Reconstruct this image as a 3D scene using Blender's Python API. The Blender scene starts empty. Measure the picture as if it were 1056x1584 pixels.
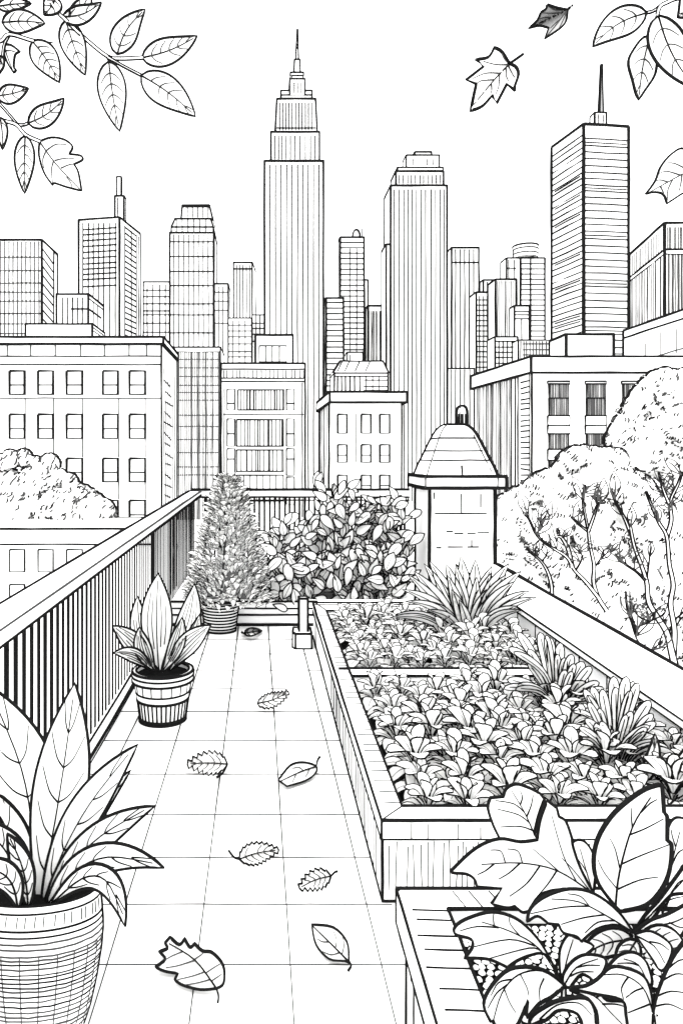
import bpy, math, random
from mathutils import Vector
from mathutils.geometry import delaunay_2d_cdt

# ------------------------------------------------------------------ camera, sky, sun, exposure
S = bpy.context.scene
F, VX, VY, EYE = 1100.0, 412.0, 705.0, 1.5
cam = bpy.data.cameras.new("camera"); cam_o = bpy.data.objects.new("camera", cam)
S.collection.objects.link(cam_o); S.camera = cam_o
cam_o.location = (0, 0, EYE); cam_o.rotation_euler = (math.radians(90), 0, 0)
cam.sensor_fit = 'VERTICAL'; cam.sensor_height = 36; cam.lens = 36 * F / 1584
cam.shift_x = (528 - VX) / 1584; cam.shift_y = -(792 - VY) / 1584
cam.clip_start = 0.05; cam.clip_end = 20000

W = bpy.data.worlds.new("World"); S.world = W; W.use_nodes = True
nt = W.node_tree; bg = nt.nodes["Background"]
sky = nt.nodes.new("ShaderNodeTexSky"); sky.sky_type = 'NISHITA'; sky.sun_disc = False
sky.sun_elevation = math.radians(58); sky.sun_rotation = math.radians(200)
sky.air_density = 1.0; sky.dust_density = 3.0
nt.links.new(sky.outputs[0], bg.inputs[0]); bg.inputs[1].default_value = 0.10
# a closed white cloud layer in front of the blue: flat overcast light
cloud = nt.nodes.new("ShaderNodeBackground"); cloud.inputs[0].default_value = (1, 1, 0.995, 1); cloud.inputs[1].default_value = 1.0
mixs = nt.nodes.new("ShaderNodeMixShader"); mixs.inputs[0].default_value = 0.9
nt.links.new(bg.outputs[0], mixs.inputs[1]); nt.links.new(cloud.outputs[0], mixs.inputs[2])
nt.links.new(mixs.outputs[0], nt.nodes["World Output"].inputs[0])
sl = bpy.data.lights.new("sun", 'SUN'); sl.energy = 0.9; sl.angle = math.radians(40); sl.color = (1, 0.985, 0.96)
so = bpy.data.objects.new("sun", sl); S.collection.objects.link(so)
so.rotation_euler = (math.radians(32), 0, math.radians(-20))
vs = S.view_settings; vs.view_transform = 'Standard'; vs.look = 'None'; vs.gamma = 1; vs.exposure = 1.7
S.cycles.max_bounces = 14; S.cycles.diffuse_bounces = 14

R = random.Random(7)

# ------------------------------------------------------------------ materials
def mat(name, col, var=0.0, scale=8.0):
    m = bpy.data.materials.new(name); m.use_nodes = True
    t = m.node_tree; t.nodes.clear()
    out = t.nodes.new("ShaderNodeOutputMaterial"); d = t.nodes.new("ShaderNodeBsdfDiffuse")
    d.inputs['Color'].default_value = (*col, 1)
    if var:
        n = t.nodes.new("ShaderNodeTexNoise"); n.inputs['Scale'].default_value = scale; n.inputs['Detail'].default_value = 3
        tc = t.nodes.new("ShaderNodeTexCoord"); t.links.new(tc.outputs['Object'], n.inputs['Vector'])
        r = t.nodes.new("ShaderNodeMapRange")
        r.inputs['To Min'].default_value = 1 - var; r.inputs['To Max'].default_value = 1.0
        t.links.new(n.outputs[0], r.inputs['Value'])
        mx = t.nodes.new("ShaderNodeVectorMath"); mx.operation = 'SCALE'; mx.inputs[0].default_value = col
        t.links.new(r.outputs[0], mx.inputs['Scale']); t.links.new(mx.outputs[0], d.inputs['Color'])
    t.links.new(d.outputs[0], out.inputs[0]); return m
PAPER = mat("white_paper", (0.88, 0.88, 0.875), 0.03)
def leaf_mat(name, col):
    m = mat(name, col, 0.03, 20); t = m.node_tree
    d = [n for n in t.nodes if n.type == 'BSDF_DIFFUSE'][0]; o = [n for n in t.nodes if n.type == 'OUTPUT_MATERIAL'][0]
    tr = t.nodes.new("ShaderNodeBsdfTranslucent"); mx = t.nodes.new("ShaderNodeMixShader"); mx.inputs[0].default_value = 0.5
    tr.inputs[0].default_value = (*col, 1)
    if d.inputs[0].is_linked: t.links.new(d.inputs[0].links[0].from_socket, tr.inputs[0])
    t.links.new(d.outputs[0], mx.inputs[1]); t.links.new(tr.outputs[0], mx.inputs[2]); t.links.new(mx.outputs[0], o.inputs[0]); return m
LEAF = leaf_mat("thin_white_leaf", (0.96, 0.96, 0.95))
INK = mat("black_ink", (0.009, 0.009, 0.009), 0.3, 20)
GREY = mat("soft_grey_wash", (0.3, 0.3, 0.3), 0.2, 14)
PENCIL = mat("pencil_grey", (0.06, 0.06, 0.06), 0.4, 20)
MATS = [PAPER, INK, GREY, PENCIL, LEAF]
P_, I_, G_, L_, V_ = 0, 1, 2, 3, 4

# ------------------------------------------------------------------ points
def at(px, py, Y): return Vector(((px - VX) / F * Y, Y, EYE - (py - VY) / F * Y))
def floor_at(px, py, z=0.0):
    Y = (EYE - z) * F / (py - VY); return Vector(((px - VX) / F * Y, Y, z))
def zof(py, Y): return EYE - (py - VY) / F * Y

# ------------------------------------------------------------------ mesh builder
ORG = {}
LW = 1.08   # pen weight
class MB:
    def __init__(s): s.v = []; s.f = []; s.m = []
    def face(s, pts, m=P_):
        i = len(s.v); s.v += [Vector(p) for p in pts]; s.f.append(tuple(range(i, i + len(pts)))); s.m.append(m)
    def box(s, a, b, m=P_, ink=0, iw=None):
        x0, y0, z0 = a; x1, y1, z1 = b
        s.prism([(x0, y0), (x1, y0), (x1, y1), (x0, y1)], z0, z1, m, ink)
    def prism(s, foot, z0, z1, m=P_, ink=0, foot2=None, bottom_ink=False, top=True):
        f2 = foot2 or foot; n = len(foot)
        A = [Vector((x, y, z0)) for x, y in foot]; B = [Vector((x, y, z1)) for x, y in f2]
        for k in range(n):
            j = (k + 1) % n; s.face([A[k], A[j], B[j], B[k]], m)
        if top: s.face(B, m)
        s.face(A[::-1], m)
        if ink:
            for k in range(n):
                j = (k + 1) % n
                s.line(A[k], B[k], ink); s.line(B[k], B[j], ink)
                if bottom_ink: s.line(A[k], A[j], ink)
    def line(s, a, b, w, m=I_, wob=0.35, **k):
        a, b = Vector(a), Vector(b)
        s.tube([a, b], w, m, wob=wob, sub=True, **k)
    def tube(s, pts, w, m=I_, closed=False, wob=0.0, sub=False, sides=4, taper=None, world=None, flat=False):
        """ink line along pts, w = width in picture pixels at its depth (or world radius)"""
        pts = [Vector(p) for p in pts]
        if sub:
            out = [pts[0]]
            for a, b in zip(pts, pts[1:]):
                Y = max(0.5, (a.y + b.y) / 2); L = (b - a).length * F / Y
                n = max(1, min(14, int(L / 28)))
                for k in range(1, n + 1):
                    p = a.lerp(b, k / n)
                    if wob and k < n:
                        q = wob * p.y / F
                        p = p + (Vector((R.uniform(-q, q), R.uniform(-q, q) * 2, 0)) if flat else Vector((R.uniform(-q, q), 0, R.uniform(-q, q))))
                    out.append(p)
            pts = out
        n = len(pts)
        if n < 2: return
        base = len(s.v); ph = math.pi / sides
        for k, p in enumerate(pts):
            if closed: t = pts[(k + 1) % n] - pts[k - 1]
            else: t = pts[min(k + 1, n - 1)] - pts[max(k - 1, 0)]
            if t.length < 1e-9: t = Vector((0, 0, 1))
            t.normalize()
            u = t.cross(Vector((0, 1, 0)))
            if u.length < 0.2: u = t.cross(Vector((0, 0, 1)))
            u.normalize(); v = t.cross(u)
            r = world if world else (w * (1.12 if m == L_ else 1) + .95) / 2 * max(p.y, 0.6) / F * LW
            if sub and not world: r *= R.uniform(0.88, 1.12)
            if taper:
                q = k / (n - 1); r *= taper[0] + (taper[1] - taper[0]) * q
            for j in range(sides):
                a = 2 * math.pi * j / sides + ph
                s.v.append(p + u * (math.cos(a) * r) + v * (math.sin(a) * r))
        for k in range(n if closed else n - 1):
            k2 = (k + 1) % n
            for j in range(sides):
                j2 = (j + 1) % sides
                s.f.append((base + k * sides + j, base + k * sides + j2, base + k2 * sides + j2, base + k2 * sides + j)); s.m.append(m)
        if not closed:
            s.f.append(tuple(base + j for j in range(sides))[::-1]); s.m.append(m)
            s.f.append(tuple(base + (n - 1) * sides + j for j in range(sides))); s.m.append(m)
    def lathe(s, c, prof, m=P_, n=40, cap=False, ys=1.0):
        """prof: list of (radius, z)"""
        rings = []
        for r, z in prof:
            i = len(s.v); rings.append(i)
            for k in range(n):
                a = 2 * math.pi * k / n; s.v.append(Vector((c[0] + r * math.cos(a), c[1] + r * ys * math.sin(a), z)))
        for a, b in zip(rings, rings[1:]):
            for k in range(n):
                j = (k + 1) % n; s.f.append((a + k, a + j, b + j, b + k)); s.m.append(m)
        if cap:
            s.f.append(tuple(rings[-1] + k for k in range(n))); s.m.append(m)
    def ring(s, c, r, z, w, m=I_, n=40, wob=0, ys=1.0):
        s.tube([Vector((c[0] + (r + R.uniform(-wob, wob)) * math.cos(2 * math.pi * k / n), c[1] + r * ys * math.sin(2 * math.pi * k / n), z + R.uniform(-wob, wob))) for k in range(n)], w, m, closed=True)
    def build(s, name, parent=None, base=None):
        org = ORG[parent.name] if parent else Vector(base if base is not None else (0, 0, 0))
        me = bpy.data.meshes.new(name)
        me.from_pydata([tuple(p - org) for p in s.v], [], s.f)
        used = sorted(set(s.m)); rem = {u: i for i, u in enumerate(used)}
        for u in used: me.materials.append(MATS[u])
        me.polygons.foreach_set('material_index', [rem[q] for q in s.m]); me.update()
        o = bpy.data.objects.new(name, me); S.collection.objects.link(o)
        if parent: o.parent = parent
        else: o.location = org
        ORG[o.name] = org
        return o

def tag(o, label, cat, group=None, kind=None):
    if label: o['label'] = label
    if cat: o['category'] = cat
    if group: o['group'] = group
    if kind: o['kind'] = kind
    return o
def thing(name, label, cat, loc, group=None):
    o = bpy.data.objects.new(name, None); S.collection.objects.link(o); o.location = loc
    ORG[o.name] = Vector(loc); return tag(o, label, cat, group)
def copy_thing(root, loc, rz=0, sc=1.0, label=None):
    r = root.copy(); S.collection.objects.link(r); r.location = loc; r.rotation_euler = (0, 0, rz); r.scale = (sc, sc, sc)
    if label: r['label'] = label
    for ch in list(root.children):
        c = ch.copy(); S.collection.objects.link(c); c.parent = r
        for g in ch.children:
            d = g.copy(); S.collection.objects.link(d); d.parent = c
    return r

class Face:
    """a vertical facade plane through two upright edges given as (pixel column, distance)"""
    def __init__(s, pa, Ya, pb, Yb):
        s.pa, s.pb = pa, pb
        s.A = Vector(((pa - VX) / F * Ya, Ya)); s.B = Vector(((pb - VX) / F * Yb, Yb))
    def pt(s, px, py=None, z=None, out=0.0):
        k = (px - VX) / F; d = s.B - s.A
        t = (k * s.A.y - s.A.x) / (d.x - k * d.y); q = s.A + d * t
        if z is None: z = zof(py, q.y)
        n = Vector((d.y, -d.x)); n.normalize()
        if n.y > 0: n = -n
        return Vector((q.x + n.x * out, q.y + n.y * out, z))
    def vl(s, mb, xs, py0=None, py1=None, w=1.5, z0=None, z1=None, m=I_, jit=0, wob=.35):
        for x in xs:
            x = x + R.uniform(-jit, jit)
            mb.line(s.pt(x, py0, z0), s.pt(x, py1, z1), w, m, wob=wob)
    def hl(s, mb, x0, x1, zs=(), ys=(), w=1.5, m=I_, wob=.35):
        zs = list(zs) + [s.pt(s.pa, y).z for y in ys]
        for z in zs: mb.line(s.pt(x0, z=z), s.pt(x1, z=z), w, m, wob=wob)
    def win(s, parent, x0, x1, y0, y1, w=2.5, bars=(), vbars=(), depth=.06, pane=True, bw=1.8, name='window', hatch=None):
        mb = MB(); c = [s.pt(x0, y0, out=depth), s.pt(x1, y0, out=depth), s.pt(x1, y1, out=depth), s.pt(x0, y1, out=depth)]
        mb.tube(c + [c[0]], w, sub=True, wob=.25)
        for b in bars: mb.line(s.pt(x0, b, out=depth), s.pt(x1, b, out=depth), bw, wob=.2)
        for b in vbars: mb.line(s.pt(b, y0, out=depth), s.pt(b, y1, out=depth), bw, wob=.2)
        o = mb.build(name, parent)
        p = MB(); q = [s.pt(x0, y0, out=depth), s.pt(x1, y0, out=depth), s.pt(x1, y1, out=depth), s.pt(x0, y1, out=depth)]
        p.face(q)
        b = [s.pt(x0, y0, out=-.02), s.pt(x1, y0, out=-.02), s.pt(x1, y1, out=-.02), s.pt(x0, y1, out=-.02)]
        for k in range(4): p.face([q[k], b[k], b[(k + 1) % 4], q[(k + 1) % 4]])
        if hatch:
            x = x0 + hatch
            while x < x1 - 1:
                p.line(s.pt(x, y0, out=depth), s.pt(x, y1, out=depth), 1.0, L_, wob=.2); x += hatch * R.uniform(.8, 1.2)
        p.build('pane', o)
        return o

def frange(a, b, st):
    o = []; x = a
    while x < b: o.append(x); x += st
    return o
def X(px, Y): return (px - VX) / F * Y
def foot(edges, D=None):
    """footprint from visible upright edges (pixel column, distance), left to right"""
    p = [(X(a, Y), Y) for a, Y in edges]
    if len(p) == 2:
        D = D or abs(p[1][0] - p[0][0])
        return [p[0], p[1], (p[1][0], p[1][1] + D), (p[0][0], p[0][1] + D)]
    if len(p) == 3:
        return p + [(p[0][0] + p[2][0] - p[1][0], p[0][1] + p[2][1] - p[1][1])]
    return p
GND = -12.0

# ------------------------------------------------------------------ curves and leaves
def catmull(pts, n=4, closed=False):
    P = [Vector(p) for p in pts]; N = len(P); out = []
    rng = range(N) if closed else range(N - 1)
    for i in rng:
        if closed: p0, p1, p2, p3 = P[i - 1], P[i], P[(i + 1) % N], P[(i + 2) % N]
        else: p0, p1, p2, p3 = P[max(i - 1, 0)], P[i], P[i + 1], P[min(i + 2, N - 1)]
        for k in range(n):
            t = k / n
            out.append(0.5 * ((2 * p1) + (p2 - p0) * t + (2 * p0 - 5 * p1 + 4 * p2 - p3) * t * t + (3 * p1 - p0 - 3 * p2 + p3) * t ** 3))
    if not closed: out.append(P[-1])
    return out
def outline(pts, n=4):
    """closed pixel outline; points with a third entry are sharp corners"""
    sh = [i for i, p in enumerate(pts) if len(p) > 2]
    xy = [Vector((p[0], p[1])) for p in pts]
    if not sh: return catmull(xy, n, True)
    N = len(xy); out = []
    for a, b in zip(sh, sh[1:] + [sh[0] + N]):
        seg = [xy[k % N] for k in range(a, b + 1)]
        if len(seg) == 2: out.append(seg[0])
        else: out += catmull(seg, n)[:-1]
    return out
PROF = {
 'ovate': lambda t: (math.sin(math.pi * t ** .75) ** .85) * (1 - .15 * t),
 'lance': lambda t: math.sin(math.pi * min(1, t * .96 + .04) ** 1.15) ** .9,
 'strap': lambda t: (.42 + .58 * min(1, t * 1.25) ** 1.3) * (max(0, 1 - max(0, (t - .86) / .14) ** 2)) ** .5,
 'spoon': lambda t: (.14 + .86 * math.sin(math.pi / 2 * min(1, t / .62)) ** 1.4) * (max(0, 1 - max(0, (t - .62) / .40) ** 2.4)) ** .5,
}
def px_leaf(mb, out, veins, depth, w=3.0, vw=1.3, fill=V_, fold=.12, sub=True):
    """leaf surface from a pixel outline laid over its own sloping, folded surface. depth = (base, tip, Y base, Y tip)"""
    b, t, Y0, Y1 = depth; b = Vector(b); t = Vector(t); ax = t - b; L = max(ax.length, 1e-3); ax = ax / L; nr = Vector((-ax.y, ax.x))
    def dep(p, lift=0.0):
        q = Vector((p[0], p[1])) - b; u = max(-.3, min(1.3, q.dot(ax) / L)); v = abs(q.dot(nr)) / L
        Y = Y0 + (Y1 - Y0) * u - fold * v * Y0 * (1 - .4 * v) * .5
        return at(p[0], p[1], Y * (1 - lift))
    P = [dep(p) for p in out]
    pts = [Vector(p[:2]) for p in out]; no = len(pts)
    xs = [p.x for p in pts]; ys = [p.y for p in pts]; st = max(L / 14, 2.0)
    inner = []
    u = min(xs) + st
    while u < max(xs):
        v = min(ys) + st
        while v < max(ys):
            inner.append(Vector((u + (st / 2 if int((v - min(ys)) / st) % 2 else 0), v))); v += st
        u += st
    for k in range(9): inner.append(b.lerp(t, k / 8 * .98 + .01))
    cv, ce, cf, *_ = delaunay_2d_cdt(pts + inner, [(k, (k + 1) % no) for k in range(no)], [], 1, 1e-4)
    i = len(mb.v); mb.v += [dep(p) for p in cv]
    for f in cf: mb.f.append(tuple(i + k for k in f)); mb.m.append(fill)
    # ink rim: thick-thin pen line
    n = len(P)
    for part in (0,):
        pts = [Vector(p) for p in P]
        base = len(mb.v)
        mb.tube(pts, w, closed=True)
        ph = R.uniform(0, 6)
    for vn in veins:
        ww = vn[0] if isinstance(vn[0], (int, float)) else vw
        pp = vn[1:] if isinstance(vn[0], (int, float)) else vn
        c = catmull([Vector(q[:2]) for q in pp], 4) if len(pp) > 2 else [Vector(pp[0][:2]).lerp(Vector(pp[1][:2]), k / 4) for k in range(5)]
        mb.tube([dep(q, .0015) for q in c], ww, L_ if ww < 1.6 else I_, taper=(1, .55))
    return dep
def auto_leaf(mb, base, tip, width, bend=0, prof='ovate', Y=(1.6, 1.6), w=3.0, vw=1.3, nv=4, n=14, wavy=0, ser=0, stem=None, fill=V_, lines=0, tooth=0):
    """a leaf drawn from base to tip (pixels), width in pixels, midrib bowed sideways by bend"""
    b = Vector(base); t = Vector(tip); ax = t - b; L = ax.length; nr = Vector((-ax.y, ax.x)) / L
    mid = lambda u: b.lerp(t, u) + nr * (bend * 4 * u * (1 - u))
    def tang(u):
        d = mid(min(1, u + .02)) - mid(max(0, u - .02)); return d.normalized()
    Lf, Rt = [], []
    n = n if not ser else max(n, ser * 2)
    for k in range(n + 1):
        u = (k / n) if prof != 'strap' else 1 - (1 - k / n) ** 1.5; p = mid(u); d = tang(u); q = Vector((-d.y, d.x)); h = width / 2 * PROF[prof](u)
        e1 = 1 + wavy * math.sin(u * 11 + width); e2 = 1 + wavy * math.sin(u * 9 + 2 + L)
        off = Vector((0, 0))
        if ser and 0 < k < n:
            a = tooth * (1 if k % 2 else -.35); e1 += a / max(h, 1); e2 += a / max(h, 1); off = -d * (tooth * .6 if k % 2 else 0) * -1
        Lf.append(p + q * h * e1 + off); Rt.append(p - q * h * e2 + off)
    out = Lf + Rt[::-1][1:-1]
    veins = [[vw * 1.35] + [mid(u) for u in (0, .3, .6, .93)]]
    for k in range(nv):
        u = .16 + .62 * k / max(1, nv - 1); d = tang(u); q = Vector((-d.y, d.x)); h = width / 2 * PROF[prof](min(1, u + .12)) * .78
        for sgn in (1, -1):
            if R.random() < .12: continue
            e = mid(min(1, u + .15)) + q * sgn * h
            veins.append([mid(u), mid(u).lerp(e, .5) + d * (-.03 * L), e])
    for k in range(lines):
        o = (k + 1) / (lines + 1) * 2 - 1
        if abs(o) < .08: continue
        u0, u1 = R.uniform(.1, .3), R.uniform(.65, .93)
        pts = []
        for u in (u0, (u0 + u1) / 2, u1):
            d = tang(u); q = Vector((-d.y, d.x)); pts.append(mid(u) + q * o * width / 2 * PROF[prof](u) * .92)
        veins.append(pts)
    dep = px_leaf(mb, out, veins, (base, tip, Y[0], Y[1]), w, vw, fill)
    if stem: mb.tube([dep(q) for q in catmull([Vector(x) for x in ([base] + list(stem))], 4)], 2.6, taper=(.8, 1.1))
    return dep

def leaf3(mb, o, d, up, L, Wd, rise=.25, droop=.35, ink=.003, mid=.0012, n=6, prof='spoon', cup=.12, side_lines=0, sides=3, fill=V_):
    """a curved leaf in space: origin, forward, up; sizes in metres"""
    d = Vector(d).normalized(); up = Vector(up); s = d.cross(up)
    if s.length < 1e-4: s = d.cross(Vector((1, 0, 0)))
    s.normalize(); up = s.cross(d)
    C, A, B = [], [], []
    for k in range(n + 1):
        u = k / n
        c = Vector(o) + d * (L * (u - .12 * u * u * droop)) + up * (L * (rise * math.sin(u * 2.2) - droop * u * u))
        h = Wd / 2 * PROF[prof](u)
        C.append(c); A.append(c + s * h + up * (cup * h)); B.append(c - s * h + up * (cup * h))
    i = len(mb.v); mb.v += C + A + B; m = n + 1
    for k in range(n):
        mb.f.append((i + k, i + k + 1, i + m + k + 1, i + m + k)); mb.m.append(fill)
        mb.f.append((i + k, i + 2 * m + k, i + 2 * m + k + 1, i + k + 1)); mb.m.append(fill)
    mb.tube(A + [C[-1]] + B[::-1], 1, closed=True, world=ink, sides=sides)
    if mid: mb.tube([c + up * (mid * .6) for c in C[:-1]], 1, world=mid, sides=3)
    for q in range(side_lines):
        o_ = (q + 1) / (side_lines + 1)
        for T in (A, B):
            mb.tube([C[k].lerp(T[k], o_) + up * (mid * .6) for k in range(1, n)], 1, world=mid * .8, sides=3)

# ================================================================== THE SETTING
g = MB(); g.box((-4000, -300, GND - 1), (4000, 9000, GND)); tag(g.build('ground'), None, None, kind='structure')

fl = MB()
fl.box((-1.03, -2.0, GND + .01), (2.12, 9.45, 0))
for y in (989, 1012, 1037, 1066, 1101, 1146, 1198, 1261, 1327, 1399, 1492, 1625, 1800):
    a = floor_at(412, y); fl.line((-.86, a.y, 0), (.42, a.y + R.uniform(-.004, .004), 0), 1.5, L_, wob=.3, flat=True)
for (a, b, c, d) in ((369, 970, 293, 1583), (415, 970, 455, 1583), (469, 1003, 612, 1583), (323, 980, 157, 1520)):
    A, B = floor_at(a, b), floor_at(c, d); C = B + (B - A) * .25
    fl.line(A, C, 1.5, L_, wob=.3, flat=True)
fl.line((-.735, 6.2, 0), (-.735, 1, 0), 1.5, L_, flat=True)
tag(fl.build('terrace_floor'), None, None, kind='structure')

# ================================================================== LEFT RAILING
RAILN, RAILF = .55, 9.3
def rail_z(Y): return .935 + (1.035 - .935) * (Y - 2.3) / 7.0
rl = thing('railing', 'long black-barred terrace railing with broad white handrail, running along the left edge', 'railing', (-.93, 5.2, 0))
h = MB()
x0, x1 = -1.005, -.86
def sect(Y): z = rail_z(Y); return [Vector((x0, Y, z)), Vector((x1, Y, z)), Vector((x1, Y, z - .055)), Vector((x0, Y, z - .055))]
a, b = sect(RAILN), sect(RAILF)
for k in range(4): h.face([a[k], a[(k + 1) % 4], b[(k + 1) % 4], b[k]])
h.face(a); h.face(b)
h.line(a[0], b[0], 4.6); h.line(a[1], b[1], 2.2, L_); h.line(a[2], b[2], 4.0); h.line(b[0], b[1], 4)
a2, b2 = a[2] + Vector((-.03, 0, -.025)), b[2] + Vector((-.03, 0, -.025))
h.line(a2, b2, 2.0)
h.build('handrail', rl)
k_ = MB(); k_.box((-.965, RAILN, .003), (-.855, RAILF, .03))
k_.line((-.855, RAILN, .03), (-.855, 6.4, .03), 4.2); k_.line((-.905, RAILN, .03), (-.905, RAILF, .03), 3.2)
k_.line((-.855, RAILN, .006), (-.855, 6.4, .006), 2)
k_.build('kerb', rl)
Yb = .62
while Yb < 9.2:
    b_ = MB(); hw = .0195 * R.uniform(.85, 1.15); ta = .6 if R.random() < .5 else 1
    z1 = rail_z(Yb) - .05
    b_.prism([(-.930, Yb - hw * .8), (-.925, Yb - hw * .8), (-.925, Yb + hw * .8), (-.930, Yb + hw * .8)], .028, z1, I_, foot2=[(-.930, Yb - hw), (-.925, Yb - hw), (-.925, Yb + hw), (-.930, Yb + hw)])
    b_.build('baluster', rl); Yb += .088 * R.uniform(.94, 1.06)

# back railing
br = thing('railing', 'short dark-barred railing across the far end of the terrace behind the hedge', 'railing', (.3, 9.36, 0))
h = MB(); YB = 9.32
zt, zb_ = zof(757, YB), zof(769, YB)
h.box((X(310, YB) - .02, YB, zb_), (X(633, YB), YB + .14, zt))
h.line((X(296, YB), YB, zt), (X(633, YB), YB, zt), 4.2); h.line((X(300, YB), YB, zb_), (X(633, YB), YB, zb_), 3)
h.line((X(315, YB), YB, zb_ - .04), (X(633, YB), YB, zb_ - .04), 2)
h.build('handrail', br)
px = 316
while px < 632:
    b_ = MB(); b_.box((X(px, YB), YB + .04, 0), (X(px, YB) + .028, YB + .07, zb_), I_); b_.build('baluster', br); px += 7.6 * R.uniform(.85, 1.15)

# ================================================================== RIGHT PARAPET
pw = thing('parapet_wall', 'low white parapet wall with wide flat coping along the right edge', 'wall', (1.93, 3.8, 0))
ZP0, ZP1 = .40, .50
def pz(Y): return .385 + (Y - 3.0) * .030
m = MB(); Y0, Y1 = .8, 6.58
def psec(Y): z = pz(Y); return [Vector((1.78, Y, 0)), Vector((1.78, Y, z - .07)), Vector((2.10, Y, z - .07)), Vector((2.10, Y, 0))]
a, b = psec(Y0), psec(Y1)
for k in range(4): m.face([a[k], a[(k + 1) % 4], b[(k + 1) % 4], b[k]])
m.face(a); m.face(b)
for Y in frange(2.4, 6.4, .33):
    m.line((1.779, Y, pz(Y) - .045), (1.779, Y, pz(Y) - .17), 1.6)
m.line((1.78, Y0, pz(Y0) - .175), (1.78, Y1, pz(Y1) - .175), 1.6)
m.build('wall', pw)
c = MB()
def csec(Y): z = pz(Y); return [Vector((1.75, Y, z - .035)), Vector((1.75, Y, z)), Vector((2.13, Y, z)), Vector((2.13, Y, z - .069))]
a, b = csec(Y0), csec(Y1)
for k in range(4): c.face([a[k], a[(k + 1) % 4], b[(k + 1) % 4], b[k]])
c.face(a); c.face(b)
c.line(a[1], b[1], 2.2); c.line(a[0], b[0], 2.0); c.line(a[2], b[2], 7.5)
c.build('coping', pw)

# ================================================================== CHIMNEY
ch = thing('chimney_vent', 'squat white brick chimney with a slab and sloping cap at the parapet end', 'chimney', (X(714, 6.9), 6.9, 0))
YC = 6.62
xl, xr = X(664, YC), X(765, YC); yb = 7.23
m = MB(); zt = zof(757, YC)
m.prism([(xl, YC), (xr, YC), (xr, yb), (xl, yb)], 0, zt, ink=0)
for (xx, yy, w) in ((xl, YC, 5), (xr, YC, 6.5), (xl, yb, 5.5)): m.line((xx, yy, 0), (xx, yy, zt), w)
fc = Face(664, YC, 765, YC)
for (x0_, x1_, y) in ((672, 752, 794), (690, 700, 822), (702, 716, 825), (722, 735, 825), (738, 756, 824), (674, 682, 847), (692, 716, 846), (722, 740, 846)):
    m.line(fc.pt(x0_, y), fc.pt(x1_, y), 1.8, wob=.8)
for (x_, y0_, y1_) in ((713, 764, 793), (743, 764, 785), (729, 835, 846), (671, 762, 772)): m.line(fc.pt(x_, y0_), fc.pt(x_, y1_), 1.3, L_)
m.build('body', ch)
m = MB(); ys = YC - .08
sx0, sx1 = X(632, yb + .08), X(783, ys)
m.prism([(sx0, ys), (sx1, ys), (sx1, yb + .08), (sx0 + .0, yb + .08)], zof(757, ys), zof(736, ys))
z0, z1 = zof(755, ys), zof(737, ys)
m.line((sx0, ys, z0), (sx1, ys, z0), 6.5); m.line((sx0, ys, z1), (sx1, ys, z1), 5.5)
m.line((sx0, ys, z0), (sx0, ys, z1), 1.5, L_); m.line((sx1, ys, z0), (sx1, ys, z1), 6)
m.line((X(769, ys), ys, z0), (X(770, ys), ys, z1), 1.4, L_)
m.line((sx0, ys, z1), (sx0, yb + .08, z1), 5.5); m.line((sx0, yb + .08, z0), (sx0, yb + .08, z1), 5.5); m.line((sx0, ys, z0), (sx0, yb + .08, z0), 6.5)
m.build('slab', ch)
m = MB()
cx, cy = X(704, 6.95), 6.95
prof = [(737, 67), (720, 60), (705, 52), (692, 45.5), (680, 39.5), (671, 34.5), (664, 29.5), (659, 24), (655.5, 17)]
def capring(py, hw):
    z = zof(py, 6.7); hx = .0050 * hw; cc = 1.835; hy = hx * .85
    return [Vector((cc - hx, cy - hy, z)), Vector((cc + hx, cy - hy, z)), Vector((cc + hx, cy + hy, z)), Vector((cc - hx, cy + hy, z))]
rg = [capring(*p) for p in prof]
for a, b in zip(rg, rg[1:]):
    for k in range(4): m.face([a[k], a[(k + 1) % 4], b[(k + 1) % 4], b[k]])
m.face(rg[-1])
for k in range(4): m.tube([q[k] for q in rg], (1.0, 5.0, 5.0, 5.0)[k], L_ if k == 0 else I_)
m.tube(rg[-1] + [rg[-1][0]], 5.0)
for py, hw in ((677, 39), (697, 49), (712, 56)):
    q = capring(py, hw); m.line(q[0].lerp(q[1], .02), q[1].lerp(q[0], R.uniform(.02, .2)), 2, wob=.6); m.line(q[0], q[3], 1.5)
q0, q1 = capring(720, 60), capring(735, 66); m.line(q0[0].lerp(q0[1], .5), q1[0].lerp(q1[1], .5), 2.4)
q0, q1 = capring(672, 37), capring(730, 63); m.line(q0[1].lerp(q0[0], .12), q1[1].lerp(q1[0], .06), 1.2, L_)
m.build('cap', ch)
m = MB(); Yk = 6.9
for hw, top, w in ((8.5, 627, 3.6), (3.2, 634, 2.6)):
    m.tube(catmull([at(714 - hw, 657, Yk), at(714 - hw * .95, top + 9, Yk), at(714 - hw * .5, top + 1.5, Yk), at(714 + hw * .5, top + 1.5, Yk), at(714 + hw * .95, top + 9, Yk), at(714 + hw, 657, Yk)], 4), w)
m.tube([at(714, 657, Yk + .01), at(714, 632, Yk + .01)], 1, P_, world=.03, sides=8)
for dx in (-5.5, -1, 1.5, 6): m.line(at(714 + dx, 656, Yk - .05), at(714 + dx * .9, 640, Yk - .05), 1.6)
m.build('finial', ch)

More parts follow.
